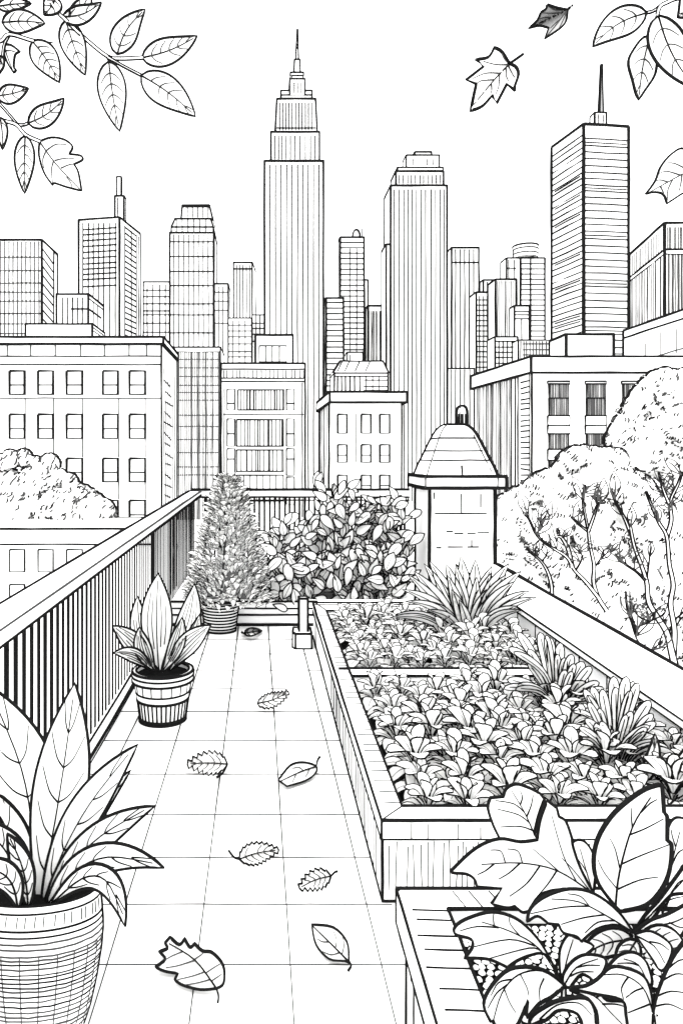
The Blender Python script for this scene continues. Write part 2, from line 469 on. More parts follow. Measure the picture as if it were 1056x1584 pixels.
# ================================================================== RAISED BEDS
def wood_ticks(mb, fn, n, w=1.1):
    for k in range(n): mb.line(*fn(R.random()), w, L_, wob=.3)
ZT = .277
bd = thing('raised_bed', 'long white raised planting bed divided in two, filled with low leafy plants', 'planter', (1.06, 4.1, 0))
OL, IL, FR, BK, RI = .39, .472, 2.39, 5.90, 1.745
XB = .36
m = MB(); m.box((OL, FR, 0), (OL + .06, BK, ZT - .0665)); m.box((OL + .062, FR, 0), (RI, FR + .06, ZT - .0665)); 
m.box((OL + .062, BK - .06, 0), (RI, BK, ZT - .0665))
m.line((OL, FR, 0.004), (OL, BK, .004), 4.5); m.line((OL, FR, .004), (RI, FR, .004), 5); m.line((OL, FR, 0), (OL, FR, ZT - .06), 4)
y = FR + .03
while y < BK - 1.6:
    m.line((OL, y, R.uniform(.0, .03)), (OL, y, ZT - .07), R.choice((1.1, 1.6)), L_ if R.random() < .6 else I_); y += R.uniform(.03, .075) * (1 + (y - FR) * .15)
x = OL + .02
while x < RI:
    m.line((x, FR, R.uniform(.0, .07)), (x + R.uniform(-.008, .008), FR, ZT - .07 - R.uniform(0, .02)), 1.15, L_, wob=.7); x += R.uniform(.014, .04)
m.build('side_board', bd)
c = MB(); zc = ZT - .064
c.prism([(OL - .004, FR - .004), (RI, FR - .004), (RI, FR + .09), (IL, FR + .09), (IL, BK - .28), (RI, BK - .28), (RI, BK + .01), (OL - .004, BK + .01)], zc, ZT)
O = OL - .004; Fy = FR - .004
c.line((O, Fy, ZT), (O, BK, ZT), 3.2); c.line((O, Fy, zc), (O, BK, zc), 3.2); c.line((O, Fy, ZT), (RI, Fy, ZT), 4.4); c.line((O, Fy, zc), (RI, Fy, zc), 2)
c.line((O, Fy, zc), (O, Fy, ZT), 4); c.line((IL, FR + .09, ZT), (IL, BK - .28, ZT), 3.4); c.line((IL, FR + .09, ZT), (RI, FR + .09, ZT), 5.2)
c.line((O, Fy, ZT), (IL, FR + .09, ZT), 1.6); c.line((IL, BK - .28, ZT), (RI, BK - .28, ZT), 2.6); c.line((O, BK, ZT), (RI, BK, ZT), 4.6); c.line((O, BK - .07, ZT), (RI, BK - .07, ZT), 2.2)
c.line((O + .02, BK, ZT), (IL, BK - .28, ZT), 1.8)
y = FR + .12
while y < BK - .35:
    c.line((O + .012 + R.uniform(0, .012), y, ZT), (IL - .004, y + R.uniform(-.006, .006), ZT), 1.5, L_ if R.random() < .5 else I_); y += R.uniform(.045, .1) * (1 + (y - FR) * .25)
x = O + .1
while x < RI:
    c.line((x, Fy, zc), (x, Fy, ZT - R.uniform(.005, .03)), 1.1, L_); x += R.uniform(.05, .14)
c.build('cap_rail', bd)
d = MB(); YD0, YD1 = 3.94, 4.07
d.box((IL + .002, YD0, .12), (1.52, YD1, ZT + .003)); d.line((IL, YD0, ZT + .003), (1.52, YD0, ZT + .003), 3.6); d.line((IL - .06, YD1, ZT + .003), (1.52, YD1, ZT + .003), 5.2)
d.line((1.52, YD0, ZT), (1.52, YD1, ZT), 3)
for q in (.72, 1.1): d.line((q, YD0, ZT + .003), (q + .01, YD1, ZT + .003), 1)
d.build('divider', bd)
soil = MB(); soil.box((OL + .061, FR + .061, .02), (RI - .002, BK - .061, .19), I_)
tag(soil.build('soil'), 'black soil showing between the low leaves of the long raised bed', 'soil', kind='stuff')

# near bed
Z2 = .42
nb = thing('raised_bed', 'near white raised bed with pebbles and big-leaved plants, cut by the photo edge', 'planter', (.9, 1.3, 0))
OL2, FR2, BK2, RI2 = X(613, 1.77), .70, 1.77, 1.74
m = MB(); m.box((OL2 + .022, FR2 + .02, 0), (OL2 + .06, BK2 - .02, Z2 - .085)); m.box((OL2 + .062, BK2 - .06, 0), (RI2, BK2 - .02, Z2 - .085)); m.box((OL2 + .062, FR2 + .02, 0), (RI2, FR2 + .06, Z2 - .085))
m.line((OL2 + .022, BK2 - .02, 0), (OL2 + .022, BK2 - .02, Z2 - .085), 7); m.line((OL2 + .022, FR2, .004), (OL2 + .022, BK2 - .02, .004), 7)
for k in range(12):
    y = R.uniform(FR2 + .05, BK2 - .05); m.line((OL2 + .022, y, .05), (OL2 + .022, y, Z2 - .1), 1.2, L_)
m.build('side_board', nb)
c = MB(); zc = Z2 - .082; IL2 = OL2 + .108; IB2 = BK2 - .075
c.prism([(OL2, FR2), (IL2, FR2 + .1), (IL2, IB2), (OL2, BK2)], zc, Z2); c.prism([(OL2, BK2), (IL2, IB2), (RI2, IB2), (RI2, BK2)], zc, Z2 + .002)
c.line((OL2, FR2, Z2), (OL2, BK2, Z2), 4); c.line((OL2, FR2, zc), (OL2, BK2, zc), 4.5); c.line((OL2, BK2, zc), (OL2, BK2, Z2), 5); c.line((OL2, BK2, Z2), (RI2, BK2, Z2), 7.5)
c.line((IL2, FR2, Z2), (IL2, IB2, Z2), 5); c.line((IL2, IB2, Z2), (RI2, IB2, Z2), 5)
c.line((OL2 + .02, BK2 - .012, Z2), (IL2 - .015, IB2 + .02, Z2), 1.3, L_)
for y in (1.69, 1.655, 1.60, 1.555, 1.50, 1.44, 1.385, 1.32, 1.265, 1.20, 1.12, 1.04, .95): c.line((OL2 + .012 + R.uniform(0, .015), y, Z2 + .0006), (IL2 - .002, y - .004, Z2 + .0006), 2.4, flat=True)
for x in (.46, .50, .55, .60, .66, .74): c.line((x, BK2 - .01, Z2 + .002), (x + .015, IB2 + .004, Z2 + .002), 1.6)
c.build('cap_rail', nb)
soil = MB(); soil.box((OL2 + .061, FR2 + .061, .05), (RI2 - .002, BK2 - .061, .385), I_)
tag(soil.build('soil'), 'dark soil under pebbles in the near raised bed', 'soil', kind='stuff')
pb = MB()
grid = [(u, v) for u in range(68) for v in range(52)]
for u, v in grid:
    x = OL2 + .128 + u * .0188 + (v % 2) * .0094 + R.uniform(-.003, .003); y = .78 + v * .0182 + R.uniform(-.003, .003)
    if y > BK2 - .09 or x < IL2 + .01 or x > RI2 - .02: continue
    r = R.uniform(.0085, .0108); n = 7; a0 = R.random() * 6; z = .387
    base = [(x + r * math.cos(a0 + 6.283 * i / n) * R.uniform(.8, 1.1), y + r * math.sin(a0 + 6.283 * i / n) * R.uniform(.8, 1.1)) for i in range(n)]
    top = [(x + (p[0] - x) * .55, y + (p[1] - y) * .55) for p in base]
    pb.prism(base, z, z + .006, foot2=top)
    pb.tube([Vector((p[0], p[1], z + .001)) for p in base], 1, closed=True, world=.0016, sides=3)
tag(pb.build('pebbles'), 'small white pebbles covering the near raised bed', 'pebbles', kind='stuff')

# back planter and the corner post
bp = thing('back_planter', 'low white planter box holding the hedge at the far end of the terrace', 'planter', (.2, 7.4, 0))
YF = 6.27; zt = zof(930, YF)
m = MB(); m.box((-.84, YF, 0), (1.3, YF + .08, zt)); m.box((-.84, YF + .08, 0), (-.76, 9.0, zt - .003)); m.box((1.22, YF + .08, 0), (1.3, 9.0, zt - .003)); m.box((-.76, 8.92, 0), (1.22, 9.0, zt - .003))
for y, w in ((930.5, 3.2), (941, 2.2), (951, 3), (966.5, 6.5)):
    z = max(.004, zof(y, YF)); m.line((-.84, YF, z), (.45, YF, z), w)
m.build('board', bp)
m = MB(); m.box((-.758, YF + .082, .02), (1.218, 8.918, .12), L_); m.build('soil', bp)

cp = thing('corner_post', 'short white corner post on a rounded foot beside the long raised bed', 'post', (X(468, 5.62), 5.62, 0))
m = MB(); m.box((X(462.5, 5.58), 5.58, 0.1), (X(476, 5.58), 5.65, zof(926, 5.58)), ink=3.6); m.build('post', cp)
m = MB(); m.prism([(X(453, 5.52), 5.56), (X(457, 5.5), 5.51), (X(482, 5.5), 5.51), (X(482, 5.5), 5.7), (X(455, 5.5), 5.7)], .003, .12, ink=3.4, bottom_ink=True); m.build('foot', cp)

# ================================================================== BUILDINGS
def base_of(edges): return (sum(X(a, Y) for a, Y in edges) / len(edges), min(Y for a, Y in edges), GND)

def slab_tower(name, label, cat, edges, top, wline=3.2, D=None, group=None):
    r = thing(name, label, cat, base_of(edges), group); Y = edges[0][1] if len(edges) == 2 else edges[1][1]
    m = MB(); m.prism(foot(edges, D), GND, zof(top, Y), ink=wline)
    return r, m, zof(top, Y)

def shift_lines(xs, j): return [x + R.uniform(-j, j) for x in xs]

# far left glass block
Y = 300
e = [(-50, Y), (65, Y), (89, Y * 1.074)]
r, m, zt = slab_tower('office_tower', 'wide glass office block with slanting side stripes, cropped by the left edge', 'tower', e, 371, 3.4)
f = Face(-50, Y, 65, Y); f.vl(m, frange(-45, 64, 6.6), 374, 700, 1.3, m=L_); f.hl(m, -50, 64, ys=(398, 419, 438, 452, 466, 485, 501, 516), w=1.4)
f2 = Face(65, Y, 89, Y * 1.074)
for z in frange(zof(520, Y), zof(378, Y), 3.7): m.line(f2.pt(66, z=z), f2.pt(82, z=z - 2.2), 1.8)
f2.vl(m, (83,), w=3, z0=GND, z1=zt); m.build('wall', r)

Y = 210
e = [(88, Y), (137, Y), (160, Y * 1.08)]
r, m, zt = slab_tower('office_block', 'low rounded office block squeezed between two left skyscrapers', 'building', e, 455, 3)
f = Face(88, Y, 137, Y); f.vl(m, frange(96, 137, 8), 460, 600, 1.6, jit=1); f.hl(m, 110, 137, ys=(478,), w=2.6)
f2 = Face(137, Y, 160, Y * 1.08); f2.vl(m, (144, 151), w=1.6, z0=0, z1=zt - 1); f2.hl(m, 137, 156, zs=(zof(478, Y),), w=2.4); f2.hl(m, 137, 160, zs=(zt - 1.2,), w=1.2)
m.build('wall', r)

Y = 320
e = [(122, Y * 1.012), (185, Y), (217, Y * 1.075)]
r, m, zt = slab_tower('office_tower', 'square-gridded skyscraper with a stub mast, second tall one from the left', 'tower', e, 336, 3.2)
f = Face(122, Y * 1.012, 185, Y); f.vl(m, (129, 137, 145, 153, 161, 170, 179), 345, 660, 1.4, jit=.4); f.hl(m, 129, 181, ys=(356, 364, 373, 382, 391, 400, 409, 417, 425, 433, 444), w=1.8)
f2 = Face(185, Y, 217, Y * 1.075); f2.vl(m, (193, 203, 211, 214), w=1.8, z0=GND, z1=zt - 2); f2.hl(m, 193, 211, zs=frange(zof(640, Y), zt - 2, 2.6), w=1.9)
m.build('wall', r)
m = MB(); fz = Y * 1.03
m.prism([(X(178, fz), fz), (X(192, fz), fz), (X(192, fz), fz + 4), (X(178, fz), fz + 4)], zt - 1, zof(303, fz), ink=2.6); m.line(at(182, 306, fz), at(182, 338, fz), 1.4); m.build('penthouse', r)
m = MB(); m.prism([(X(180, fz), fz + 1), (X(187, fz), fz + 1), (X(187, fz), fz + 2.5), (X(180, fz), fz + 2.5)], zof(303, fz), zof(272, fz), ink=2); m.build('mast', r)

Y = 260
r = thing('stepped_tower', 'stepped crown skyscraper with lower wings on both sides, left of the spire tower', 'tower', (X(297, Y), Y, GND))
m = MB(); m.prism(foot([(263, Y), (331, Y)], 14), GND, zof(360, Y), ink=2.8)
f = Face(263, Y, 331, Y); f.vl(m, frange(269, 330, 7.6), 363, 560, 1.1, m=L_); f.hl(m, 263, 331, ys=(374, 397, 420, 442, 470, 487, 515), w=1.6)
m.build('shaft', r)
m = MB()
ft = foot([(265, Y + 1), (330, Y + 1)], 12); ft2 = foot([(271, Y + 1), (326, Y + 1)], 12)
m.prism(ft, zof(360, Y), zof(350, Y), ink=2); m.prism(ft, zof(350, Y), zof(337, Y), ink=2.6, foot2=ft2)
f_ = Face(265, Y + 1, 330, Y + 1); f_.vl(m, frange(273, 326, 9), 340, 358, 1.1, m=L_); f_.hl(m, 268, 328, ys=(351,), w=1.5)
m.build('shoulder', r)
m = MB(); m.prism(foot([(280, Y + 3), (330, Y + 3)], 8), zof(337, Y), zof(313, Y), ink=2.8, foot2=foot([(282, Y + 3), (324, Y + 3)], 8))
f_ = Face(280, Y + 3, 328, Y + 3); f_.vl(m, frange(290, 324, 8), 316, 336, 1.1, m=L_); f_.hl(m, 282, 325, ys=(320,), w=2)
m.build('crown', r)
m = MB(); m.prism(foot([(222, Y), (262.7, Y)], 12), GND, zof(436, Y), ink=2)
f_ = Face(222, Y, 262.7, Y); f_.vl(m, (228, 236, 247, 256), 440, 560, 1.3); f_.hl(m, 222, 262, ys=(449, 459, 470, 481, 487, 500, 514), w=1.5); m.build('wing', r)
m = MB(); m.prism(foot([(331.5, Y), (353, Y)], 12), GND, zof(439, Y), ink=2.6)
f_ = Face(331.5, Y, 353, Y); f_.vl(m, (338, 345), 443, 600, 1.1, m=L_); f_.hl(m, 331, 353, ys=(452, 466, 480, 500), w=1.2, m=L_); m.build('wing', r)

Y = 150
r, m, zt = slab_tower('office_block', 'dense grey gridded block behind the white five-window building', 'building', [(266, Y), (341, Y)], 537, 2.2, 12)
f = Face(266, Y, 341, Y)
f.vl(m, frange(268, 341, 3.0), 545, 990, .5, m=L_, jit=.9); f.vl(m, frange(276, 341, 10.5), 545, 990, .9, m=L_, jit=.5); f.hl(m, 266, 341, ys=(544, 556, 569, 582, 596, 607, 619, 642, 660, 680, 700, 722, 735), w=1.0, m=L_, wob=.8)
m.build('wall', r)

Y = 330
r, m, zt = slab_tower('office_tower', 'slim striped tower just left of the great spire tower', 'tower', [(361, Y), (390, Y), (395, Y * 1.05)], 406, 2.2)
f = Face(361, Y, 390, Y); f.vl(m, (366, 371, 376, 381, 386), 410, 600, 1.2, m=L_); f.hl(m, 361, 390, ys=(416,), w=2); m.build('wall', r)
Y = 240
r, m, zt = slab_tower('office_block', 'small pale block with wavy floor lines below the slim striped tower', 'building', [(353, Y), (389, Y)], 492, 1.4, 8)
f = Face(353, Y, 389, Y); f.hl(m, 353, 389, ys=(503, 512, 521, 532, 544, 552), w=1.4, m=L_, wob=1.5); f.vl(m, (360, 370, 379), 496, 600, 1, m=L_); m.build('wall', r)
Y = 250
r, m, zt = slab_tower('office_block', 'narrow stepped block against the left side of the spire tower', 'building', [(390, Y), (409, Y)], 487, 1.6, 7)
f = Face(390, Y, 409, Y); f.hl(m, 390, 409, ys=(500, 508, 517, 528), w=1.4, wob=.8); f.vl(m, (396, 402), 488, 600, 1.1, m=L_); m.build('wall', r)

# the great spire tower
Y = 230
r = thing('spire_tower', 'tallest stepped skyscraper with a needle spire in the middle of the skyline', 'skyscraper', (X(457, Y), Y, GND))
def tier(name, xa, xb, ya, yb_, w, dy=0.0, D=None, xs=None, lw=1.5, taper=0, hl=(), cham=0):
    Yt = Y + dy
    m = MB(); D = D or (X(xb, Yt) - X(xa, Yt)) * .8
    a, b = foot([(xa, Yt), (xb, Yt)], D), foot([(xa + taper, Yt), (xb - taper, Yt)], D)
    m.prism(a, zof(yb_, Yt), zof(ya, Yt), foot2=b)
    f = Face(xa, Yt, xb, Yt); q = (ya, yb_)
    for k in range(4):
        j = (k + 1) % 4
        za, zb = zof(yb_, Yt), zof(ya, Yt)
        m.line((*a[k], za), (*b[k], zb), w); m.line((*b[k], zb), (*b[j], zb), w)
    if xs: f.vl(m, xs, ya + 6, yb_ - 3, lw, jit=.3)
    for y in hl: f.hl(m, xa + taper, xb - taper, ys=(y,), w=1.5)
    return m.build(name, r)
tier('shaft', 409, 500, 249, 1400, 3.6, 0, 14, [417.5, 426, 434.5, 443, 451.5, 460, 468, 476.5, 485, 493], 1.7)
tier('setback', 419, 494, 204, 249, 3.2, 1, 11, [425, 431, 436, 442, 449, 456, 464, 472, 480, 487], 1.5)
tier('setback', 425.5, 490.5, 153, 204, 3.2, 2, 9, [433, 437.5, 442, 447, 452, 457, 462, 467, 472, 477, 482], 1.5, taper=2.5, hl=(198,))
tier('setback', 434.5, 482.5, 140, 153, 2.6, 3, 7, hl=(147,))
tier('drum', 448, 471.5, 122, 147, 2.4, 2.7, 5, [455, 460, 466], 1.6)
tier('drum', 451, 469, 117, 122, 1.6, 3.7, 3.4)
tier('collar', 449, 469.5, 112, 117, 2.2, 3.6, 3.6)
tier('drum', 454.5, 464.5, 92, 112, 2.4, 4.1, 2, taper=.8)
m = MB(); m.prism(foot([(457, Y + 4.5), (462, Y + 4.5)], 1), zof(92, Y), zof(33, Y), ink=2.0, foot2=foot([(459.3, Y + 4.5), (460.6, Y + 4.5)], .3))
f = Face(455, Y + 4.4, 464, Y + 4.4); f.hl(m, 457.5, 462, ys=(70, 74), w=2); m.build('spire', r)

# between the two fluted towers
Y = 300
r, m, zt = slab_tower('office_tower', 'round-shouldered low tower with close floor bands right of the spire tower', 'tower', [(504, Y * .97), (531, Y * .97)], 461, 3, 6)
f = Face(504, Y * .97, 531, Y * .97); f.hl(m, 504, 531, ys=frange(468, 620, 8.6), w=1.7, wob=.6); m.build('wall', r)
r, m, zt = slab_tower('office_tower', 'slender tower with floor bands and a small dome lantern on its roof', 'tower', [(526, Y * 1.05), (563, Y * 1.05)], 367, 3, 6)
Yk = Y * 1.05
f = Face(526, Yk, 563, Yk); f.hl(m, 526, 563, ys=frange(375, 620, 8.3), w=1.4, wob=.7); f.vl(m, (541, 551.5), 385, 620, 1.1, m=L_); m.build('wall', r)
m = MB(); c0 = at(551, 367, Yk + 3); m.lathe((c0.x, c0.y), [(1.7, c0.z), (1.6, c0.z + 1.6), (1.0, c0.z + 2.7), (.1, c0.z + 3.2)], n=12)
m.tube([at(551 + 6 * math.cos(a), 366 - 11 * math.sin(a), Yk + 1.2) for a in [math.pi * k / 8 for k in range(9)]], 2.4); m.line(at(560, 353, Yk + 2), at(560, 367, Yk + 2), 1.4); m.build('dome', r)
r, m, zt = slab_tower('office_block', 'thin white sliver of a tower behind the dome-topped tower', 'building', [(560, Y * 1.12), (569, Y * 1.12)], 433, 2, 4); m.build('wall', r)
Yk = Y * .96
r, m, zt = slab_tower('office_block', 'dark hatched block in the gap before the tall fluted tower', 'building', [(569, Yk), (594, Yk)], 473, 3, 5)
f = Face(569, Yk, 594, Yk); f.vl(m, frange(571, 594, 2.6), 481, 640, 1.0, jit=.6); m.build('wall', r)
Y = 120
r = thing('pavilion_block', 'little mansard-roofed block peeping over the white slab-roofed house', 'building', (X(558, Y), Y, GND))
m = MB(); m.prism(foot([(517, Y), (600, Y)], 7), GND, zof(577, Y), ink=2.6)
f = Face(517, Y, 600, Y); f.vl(m, (522, 528, 534, 541, 548, 556), 582, 640, 2); f.hl(m, 517, 600, ys=(582,), w=1.6); f.hl(m, 562, 600, ys=(588, 598, 604), w=1.4, wob=1); f.vl(m, (566, 576, 586), 582, 620, 1, m=L_); m.build('wall', r)
m = MB(); m.prism(foot([(515, Y), (601, Y)], 7), zof(577, Y) + .02, zof(557, Y), ink=2.6, foot2=foot([(526, Y + 1.2), (592, Y + 1.2)], 4))
f = Face(520, Y + .5, 597, Y + .5)
for x in (529, 540, 556, 572): m.line(at(x, 559, Y + 1), at(x - 7, 574, Y + .1), 1.4)
m.build('roof', r)
m = MB(); m.prism(foot([(537, Y + 3), (561, Y + 3)], 2), zof(560, Y), zof(545, Y + 3), ink=2); m.line(at(541, 549, Y + 3), at(541, 557, Y + 3), 1.2); m.build('chimney', r)

# fluted tower
Y = 210
r = thing('fluted_tower', 'broad fluted skyscraper with flat stepped top right of the centre', 'skyscraper', (X(645, Y), Y, GND))
tier('shaft', 604, 691, 287, 1400, 3.2, 0, 11, [609, 616.5, 624, 631, 637, 644, 651, 658, 666, 673, 680, 686], 1.5)
tier('shaft', 597, 603.6, 378, 1400, 3, .4, 8, None)
tier('setback', 612, 685.5, 265, 287, 3.2, .6, 8, [617, 623, 630, 636, 642, 649, 655, 662, 668, 674, 680], 1.4)
tier('cornice', 614.5, 685, 259, 265, 2, .9, 7)
tier('crown', 628, 679, 240, 259, 2.2, 1.6, 5, [638, 660, 669], 1.2)
tier('lid', 641, 667, 235, 240, 2.2, 2.4, 3)

# right cluster
Y = 300
r, m, zt = slab_tower('office_tower', 'plain ribbed tower right beside the fluted skyscraper', 'tower', [(698, Y), (740, Y)], 383, 2.6, 10)
f = Face(698, Y, 740, Y); f.vl(m, (704, 711, 718, 725, 732), 386, 800, 1.4); f.hl(m, 698, 740, ys=(406, 570), w=1.8); m.build('wall', r)
Y = 255
r, m, zt = slab_tower('office_block', 'ribbed lower block at the foot of the ribbed tower', 'building', [(691, Y), (733, Y)], 570, 1.8, 8)
f = Face(691, Y, 733, Y); f.vl(m, (697, 704, 711, 718, 726), 572, 800, 1.3, m=L_); m.build('wall', r)
Y = 285
r, m, zt = slab_tower('office_block', 'small-gridded mid-rise block in the right cluster with a raised corner', 'building', [(736, Y), (765, Y)], 452, 2.4, 9)
f = Face(736, Y, 765, Y); f.vl(m, (741, 747, 753, 759), 458, 640, 1.3); f.hl(m, 737, 763, ys=frange(464, 620, 8), w=1.3, wob=.6); m.build('wall', r)
m = MB(); m.prism(foot([(747, Y + 4), (766, Y + 4)], 4), zof(453, Y), zof(433, Y + 4), ink=2.2); f_ = Face(747, Y + 4, 766, Y + 4); f_.vl(m, (753, 760), 436, 452, 1.2); m.build('penthouse', r)
Y = 275
r, m, zt = slab_tower('office_block', 'pencil-hatched flat-topped block in the right cluster', 'building', [(766, Y), (798, Y)], 432, 2.8, 9)
f = Face(766, Y, 798, Y); f.vl(m, frange(769, 798, 2.7), 435, 640, .5, m=L_, jit=.7); m.build('wall', r)
Y = 320
r = thing('office_tower', 'double tower with a rounded drum on top in the right cluster', 'tower', (X(815, Y), Y, GND))
m = MB(); m.prism(foot([(783, Y), (804, Y)], 8), GND, zof(399, Y), ink=2); f = Face(783, Y, 804, Y); f.vl(m, (786, 795), 402, 640, 1.2); f.hl(m, 784, 798, ys=(415,), w=1.4); m.build('wing', r)
m = MB(); m.prism(foot([(804.5, Y), (842, Y)], 8), GND, zof(399, Y), ink=2.4); f = Face(804.5, Y, 842, Y); f.vl(m, (820,), 400, 640, 2); f.hl(m, 805, 841, ys=frange(408, 620, 8), w=1.4, wob=.6); m.build('shaft', r)
m = MB(); c0 = at(812, 399, Y + 6); rr = 19 * Y / F
m.lathe((c0.x, c0.y), [(rr, c0.z), (rr, zof(380, Y + 6)), (rr * .8, zof(378, Y + 6))], n=24, cap=True)
for y in (379.5, 385, 392): m.ring((c0.x, c0.y), rr, zof(y, Y + 4), 2.4 if y < 380 else 1.3, n=24)
for s in (-1, 1): m.line((c0.x + s * rr, c0.y, zof(399, Y)), (c0.x + s * rr, c0.y, zof(380, Y)), 2.2)
m.build('drum', r)
Y = 262
r, m, zt = slab_tower('office_block', 'little flat-topped tower before the drum-topped double tower', 'building', [(795, Y), (818, Y)], 473, 2.2, 5)
f = Face(795, Y, 818, Y); f.hl(m, 795, 818, ys=(482, 487, 493), w=1.3); f.vl(m, (806,), 493, 640, 1.3); m.build('wall', r)
Y = 240
r, m, zt = slab_tower('office_block', 'low gridded block behind the right-hand columned building', 'building', [(765, Y), (800, Y)], 521, 2.2, 8)
f = Face(765, Y, 800, Y); f.vl(m, (771, 777, 784, 791), 527, 660, 1.4, jit=1); f.hl(m, 766, 796, ys=(528, 537, 545, 553, 562), w=1.5, wob=1); m.build('wall', r)
Y = 235
r, m, zt = slab_tower('office_block', 'low scribbly block at the foot of the banded corner tower', 'building', [(801, Y), (850, Y)], 526, 1.8, 8)
f = Face(801, Y, 850, Y); f.vl(m, frange(804, 848, 5), 528, 640, 1.1, m=L_, jit=1); f.hl(m, 808, 850, ys=(532, 541, 549), w=1.4, m=L_, wob=1.6); m.build('wall', r)
Y = 225
r, m, zt = slab_tower('office_block', 'low dark scribbled block right of the roof box', 'building', [(940, Y), (975, Y)], 527, 1.8, 8)
f = Face(940, Y, 975, Y); f.hl(m, 945, 975, ys=(531, 536, 541, 546), w=1.8, wob=2); f.vl(m, frange(946, 975, 6), 528, 640, 1.3, jit=2); m.build('wall', r)

# banded corner tower
Y = 210
e = [(853, Y * 1.075), (902, Y), (971, Y * 1.008)]
r, m, zt = slab_tower('banded_tower', 'tall sharp-cornered tower wrapped in horizontal bands, with a thin mast', 'skyscraper', e, 192, 4.4)
f = Face(853, Y * 1.075, 902, Y); f2 = Face(902, Y, 971, Y * 1.008)
z = zof(214, Y); k = 0
while z > zof(640, Y):
    f2.hl(m, 903, 969, zs=(z,), w=1.6, wob=.8)
    if k % 7 == 1: f2.hl(m, 903, 968, zs=(z + .9,), w=1.3)
    z -= 2.0 * R.uniform(.9, 1.1); k += 1
z = zof(208, Y)
while z > zof(640, Y):
    f.hl(m, 854.5, 900, zs=(z,), w=1.6, wob=.8)
    if R.random() < .15: f.hl(m, 858, 897, zs=(z - .7,), w=1.5)
    z -= 1.9 * R.uniform(.85, 1.15)
m.build('wall', r)
Yk = Y * 1.03
m = MB(); m.prism(foot([(919, Yk), (937, Yk)], 3), zt - 2, zof(174, Yk), ink=2.2); m.line(at(925, 177, Yk), at(925, 190, Yk), 1.3); m.line(at(932, 178, Yk), at(932, 190, Yk), 1.1, L_); m.build('mast_base', r)
m = MB(); m.prism(foot([(926.5, Yk + 1), (932.5, Yk + 1)], 1), zof(175, Yk), zof(97, Yk), m=G_, ink=1.8, foot2=foot([(929, Yk + 1), (931, Yk + 1)], .4)); m.build('mast', r)

Y = 170
e = [(974, Y * 1.155), (1027, Y), (1140, Y)]
r, m, zt = slab_tower('office_block', 'hatched slab block with a white belt, cut off by the right edge', 'building', e, 345, 4)
f = Face(974, Y * 1.155, 1027, Y); f2 = Face(1027, Y, 1140, Y)
zb1, zb2 = zof(386, Y), zof(393, Y)
f.vl(m, frange(977, 1026, 3.4), w=.9, z0=zb1, z1=zt - 1, m=L_, jit=.9); f2.vl(m, frange(1031, 1138, 3.3), w=1.0, z0=zb1, z1=zt - 1, m=L_, jit=1)
f.vl(m, frange(976, 1026, 2.6), w=.9, z0=zof(640, Y), z1=zb2, m=L_, jit=.8); f2.vl(m, frange(1029, 1138, 2.9), w=1.0, z0=zof(640, Y), z1=zb2, m=L_, jit=.9)
for ff, a, b in ((f, 974, 1027), (f2, 1027, 1140)): ff.hl(m, a, b, zs=(zb1,), w=2.8); ff.hl(m, a, b, zs=(zb2,), w=1.5)
m.build('wall', r)

r = thing('long_building', 'white flat-roofed building with slanting roofline below the belted slab block', 'building', (38, 62, GND))
m = MB(); xx = X(1056, 60.0); zt = zof(479, 60.0)
m.prism([(xx, 48), (xx + 18, 48), (xx + 18, 70), (xx, 70)], GND, zt, ink=3.6)
m.line((xx, 48, zt - .75), (xx, 70, zt - .75), 2.6); m.line((xx, 48, zt - 3.0), (xx, 66, zt - 3.4), 1.4, L_)
for y in (52, 55, 58, 61, 63.5, 66): m.line((xx, y, zt - 1.2 - R.random()), (xx, y, zt - 2.6 - R.random()), 1, L_)
m.build('wall', r)

# ---- left white five-window building
Y = 50; K = 1.165
r = thing('white_building', 'white cornice-topped building with rows of sash windows at the left', 'building', (X(100, Y), Y, GND))
e = [(-110, Y), (250, Y), (273, Y * K)]
m = MB(); m.prism(foot(e), GND, zof(533, Y), ink=2.6)
f = Face(-110, Y, 250, Y); f2 = Face(250, Y, 273, Y * K)
f.hl(m, -110, 250, ys=(551, 564), w=2); f.hl(m, -110, 250, ys=(616,), w=1.4, m=L_)
f.vl(m, (12, 48, 86, 125, 162, 200, 227), 534, 550, 1.3, m=L_)
for x in (39.5, 83.5, 128, 184, 225):
    f.vl(m, (x,), 617, 640, 1.1, m=L_); f.vl(m, (x,), 679, 707, 1.1, m=L_); f.vl(m, (x,), 746, 772, 1.1, m=L_)
f2.vl(m, (253, 256, 260, 263, 267, 270), w=1.5, z0=GND, z1=zof(566, Y), jit=.5)
for z in frange(zof(800, Y), zof(570, Y), .75): m.line(f2.pt(254 + R.uniform(0, 2), z=z), f2.pt(263 + R.uniform(0, 4), z=z + R.uniform(-.5, 0)), 1.6, L_ if R.random() < .5 else I_)
m.build('wall', r)
m = MB(); m.prism([(X(-112, Y) , Y - .25), (X(251, Y) + .12, Y - .25), (X(275, Y * K), Y * K), (X(-112, Y), Y * K)], zof(533, Y) + .003, zof(522, Y), ink=3.6, bottom_ink=True)
m.build('cornice', r)
Yk = Y * 1.1
m = MB(); m.prism(foot([(40, Yk), (143, Yk), (162, Yk * 1.075)]), zof(523, Y), zof(501, Yk), ink=2.8); 
ff = Face(143, Yk, 162, Yk * 1.075); ff.hl(m, 143, 160, zs=(zof(506, Yk), zof(511, Yk)), w=1.2, m=L_); m.build('penthouse', r)
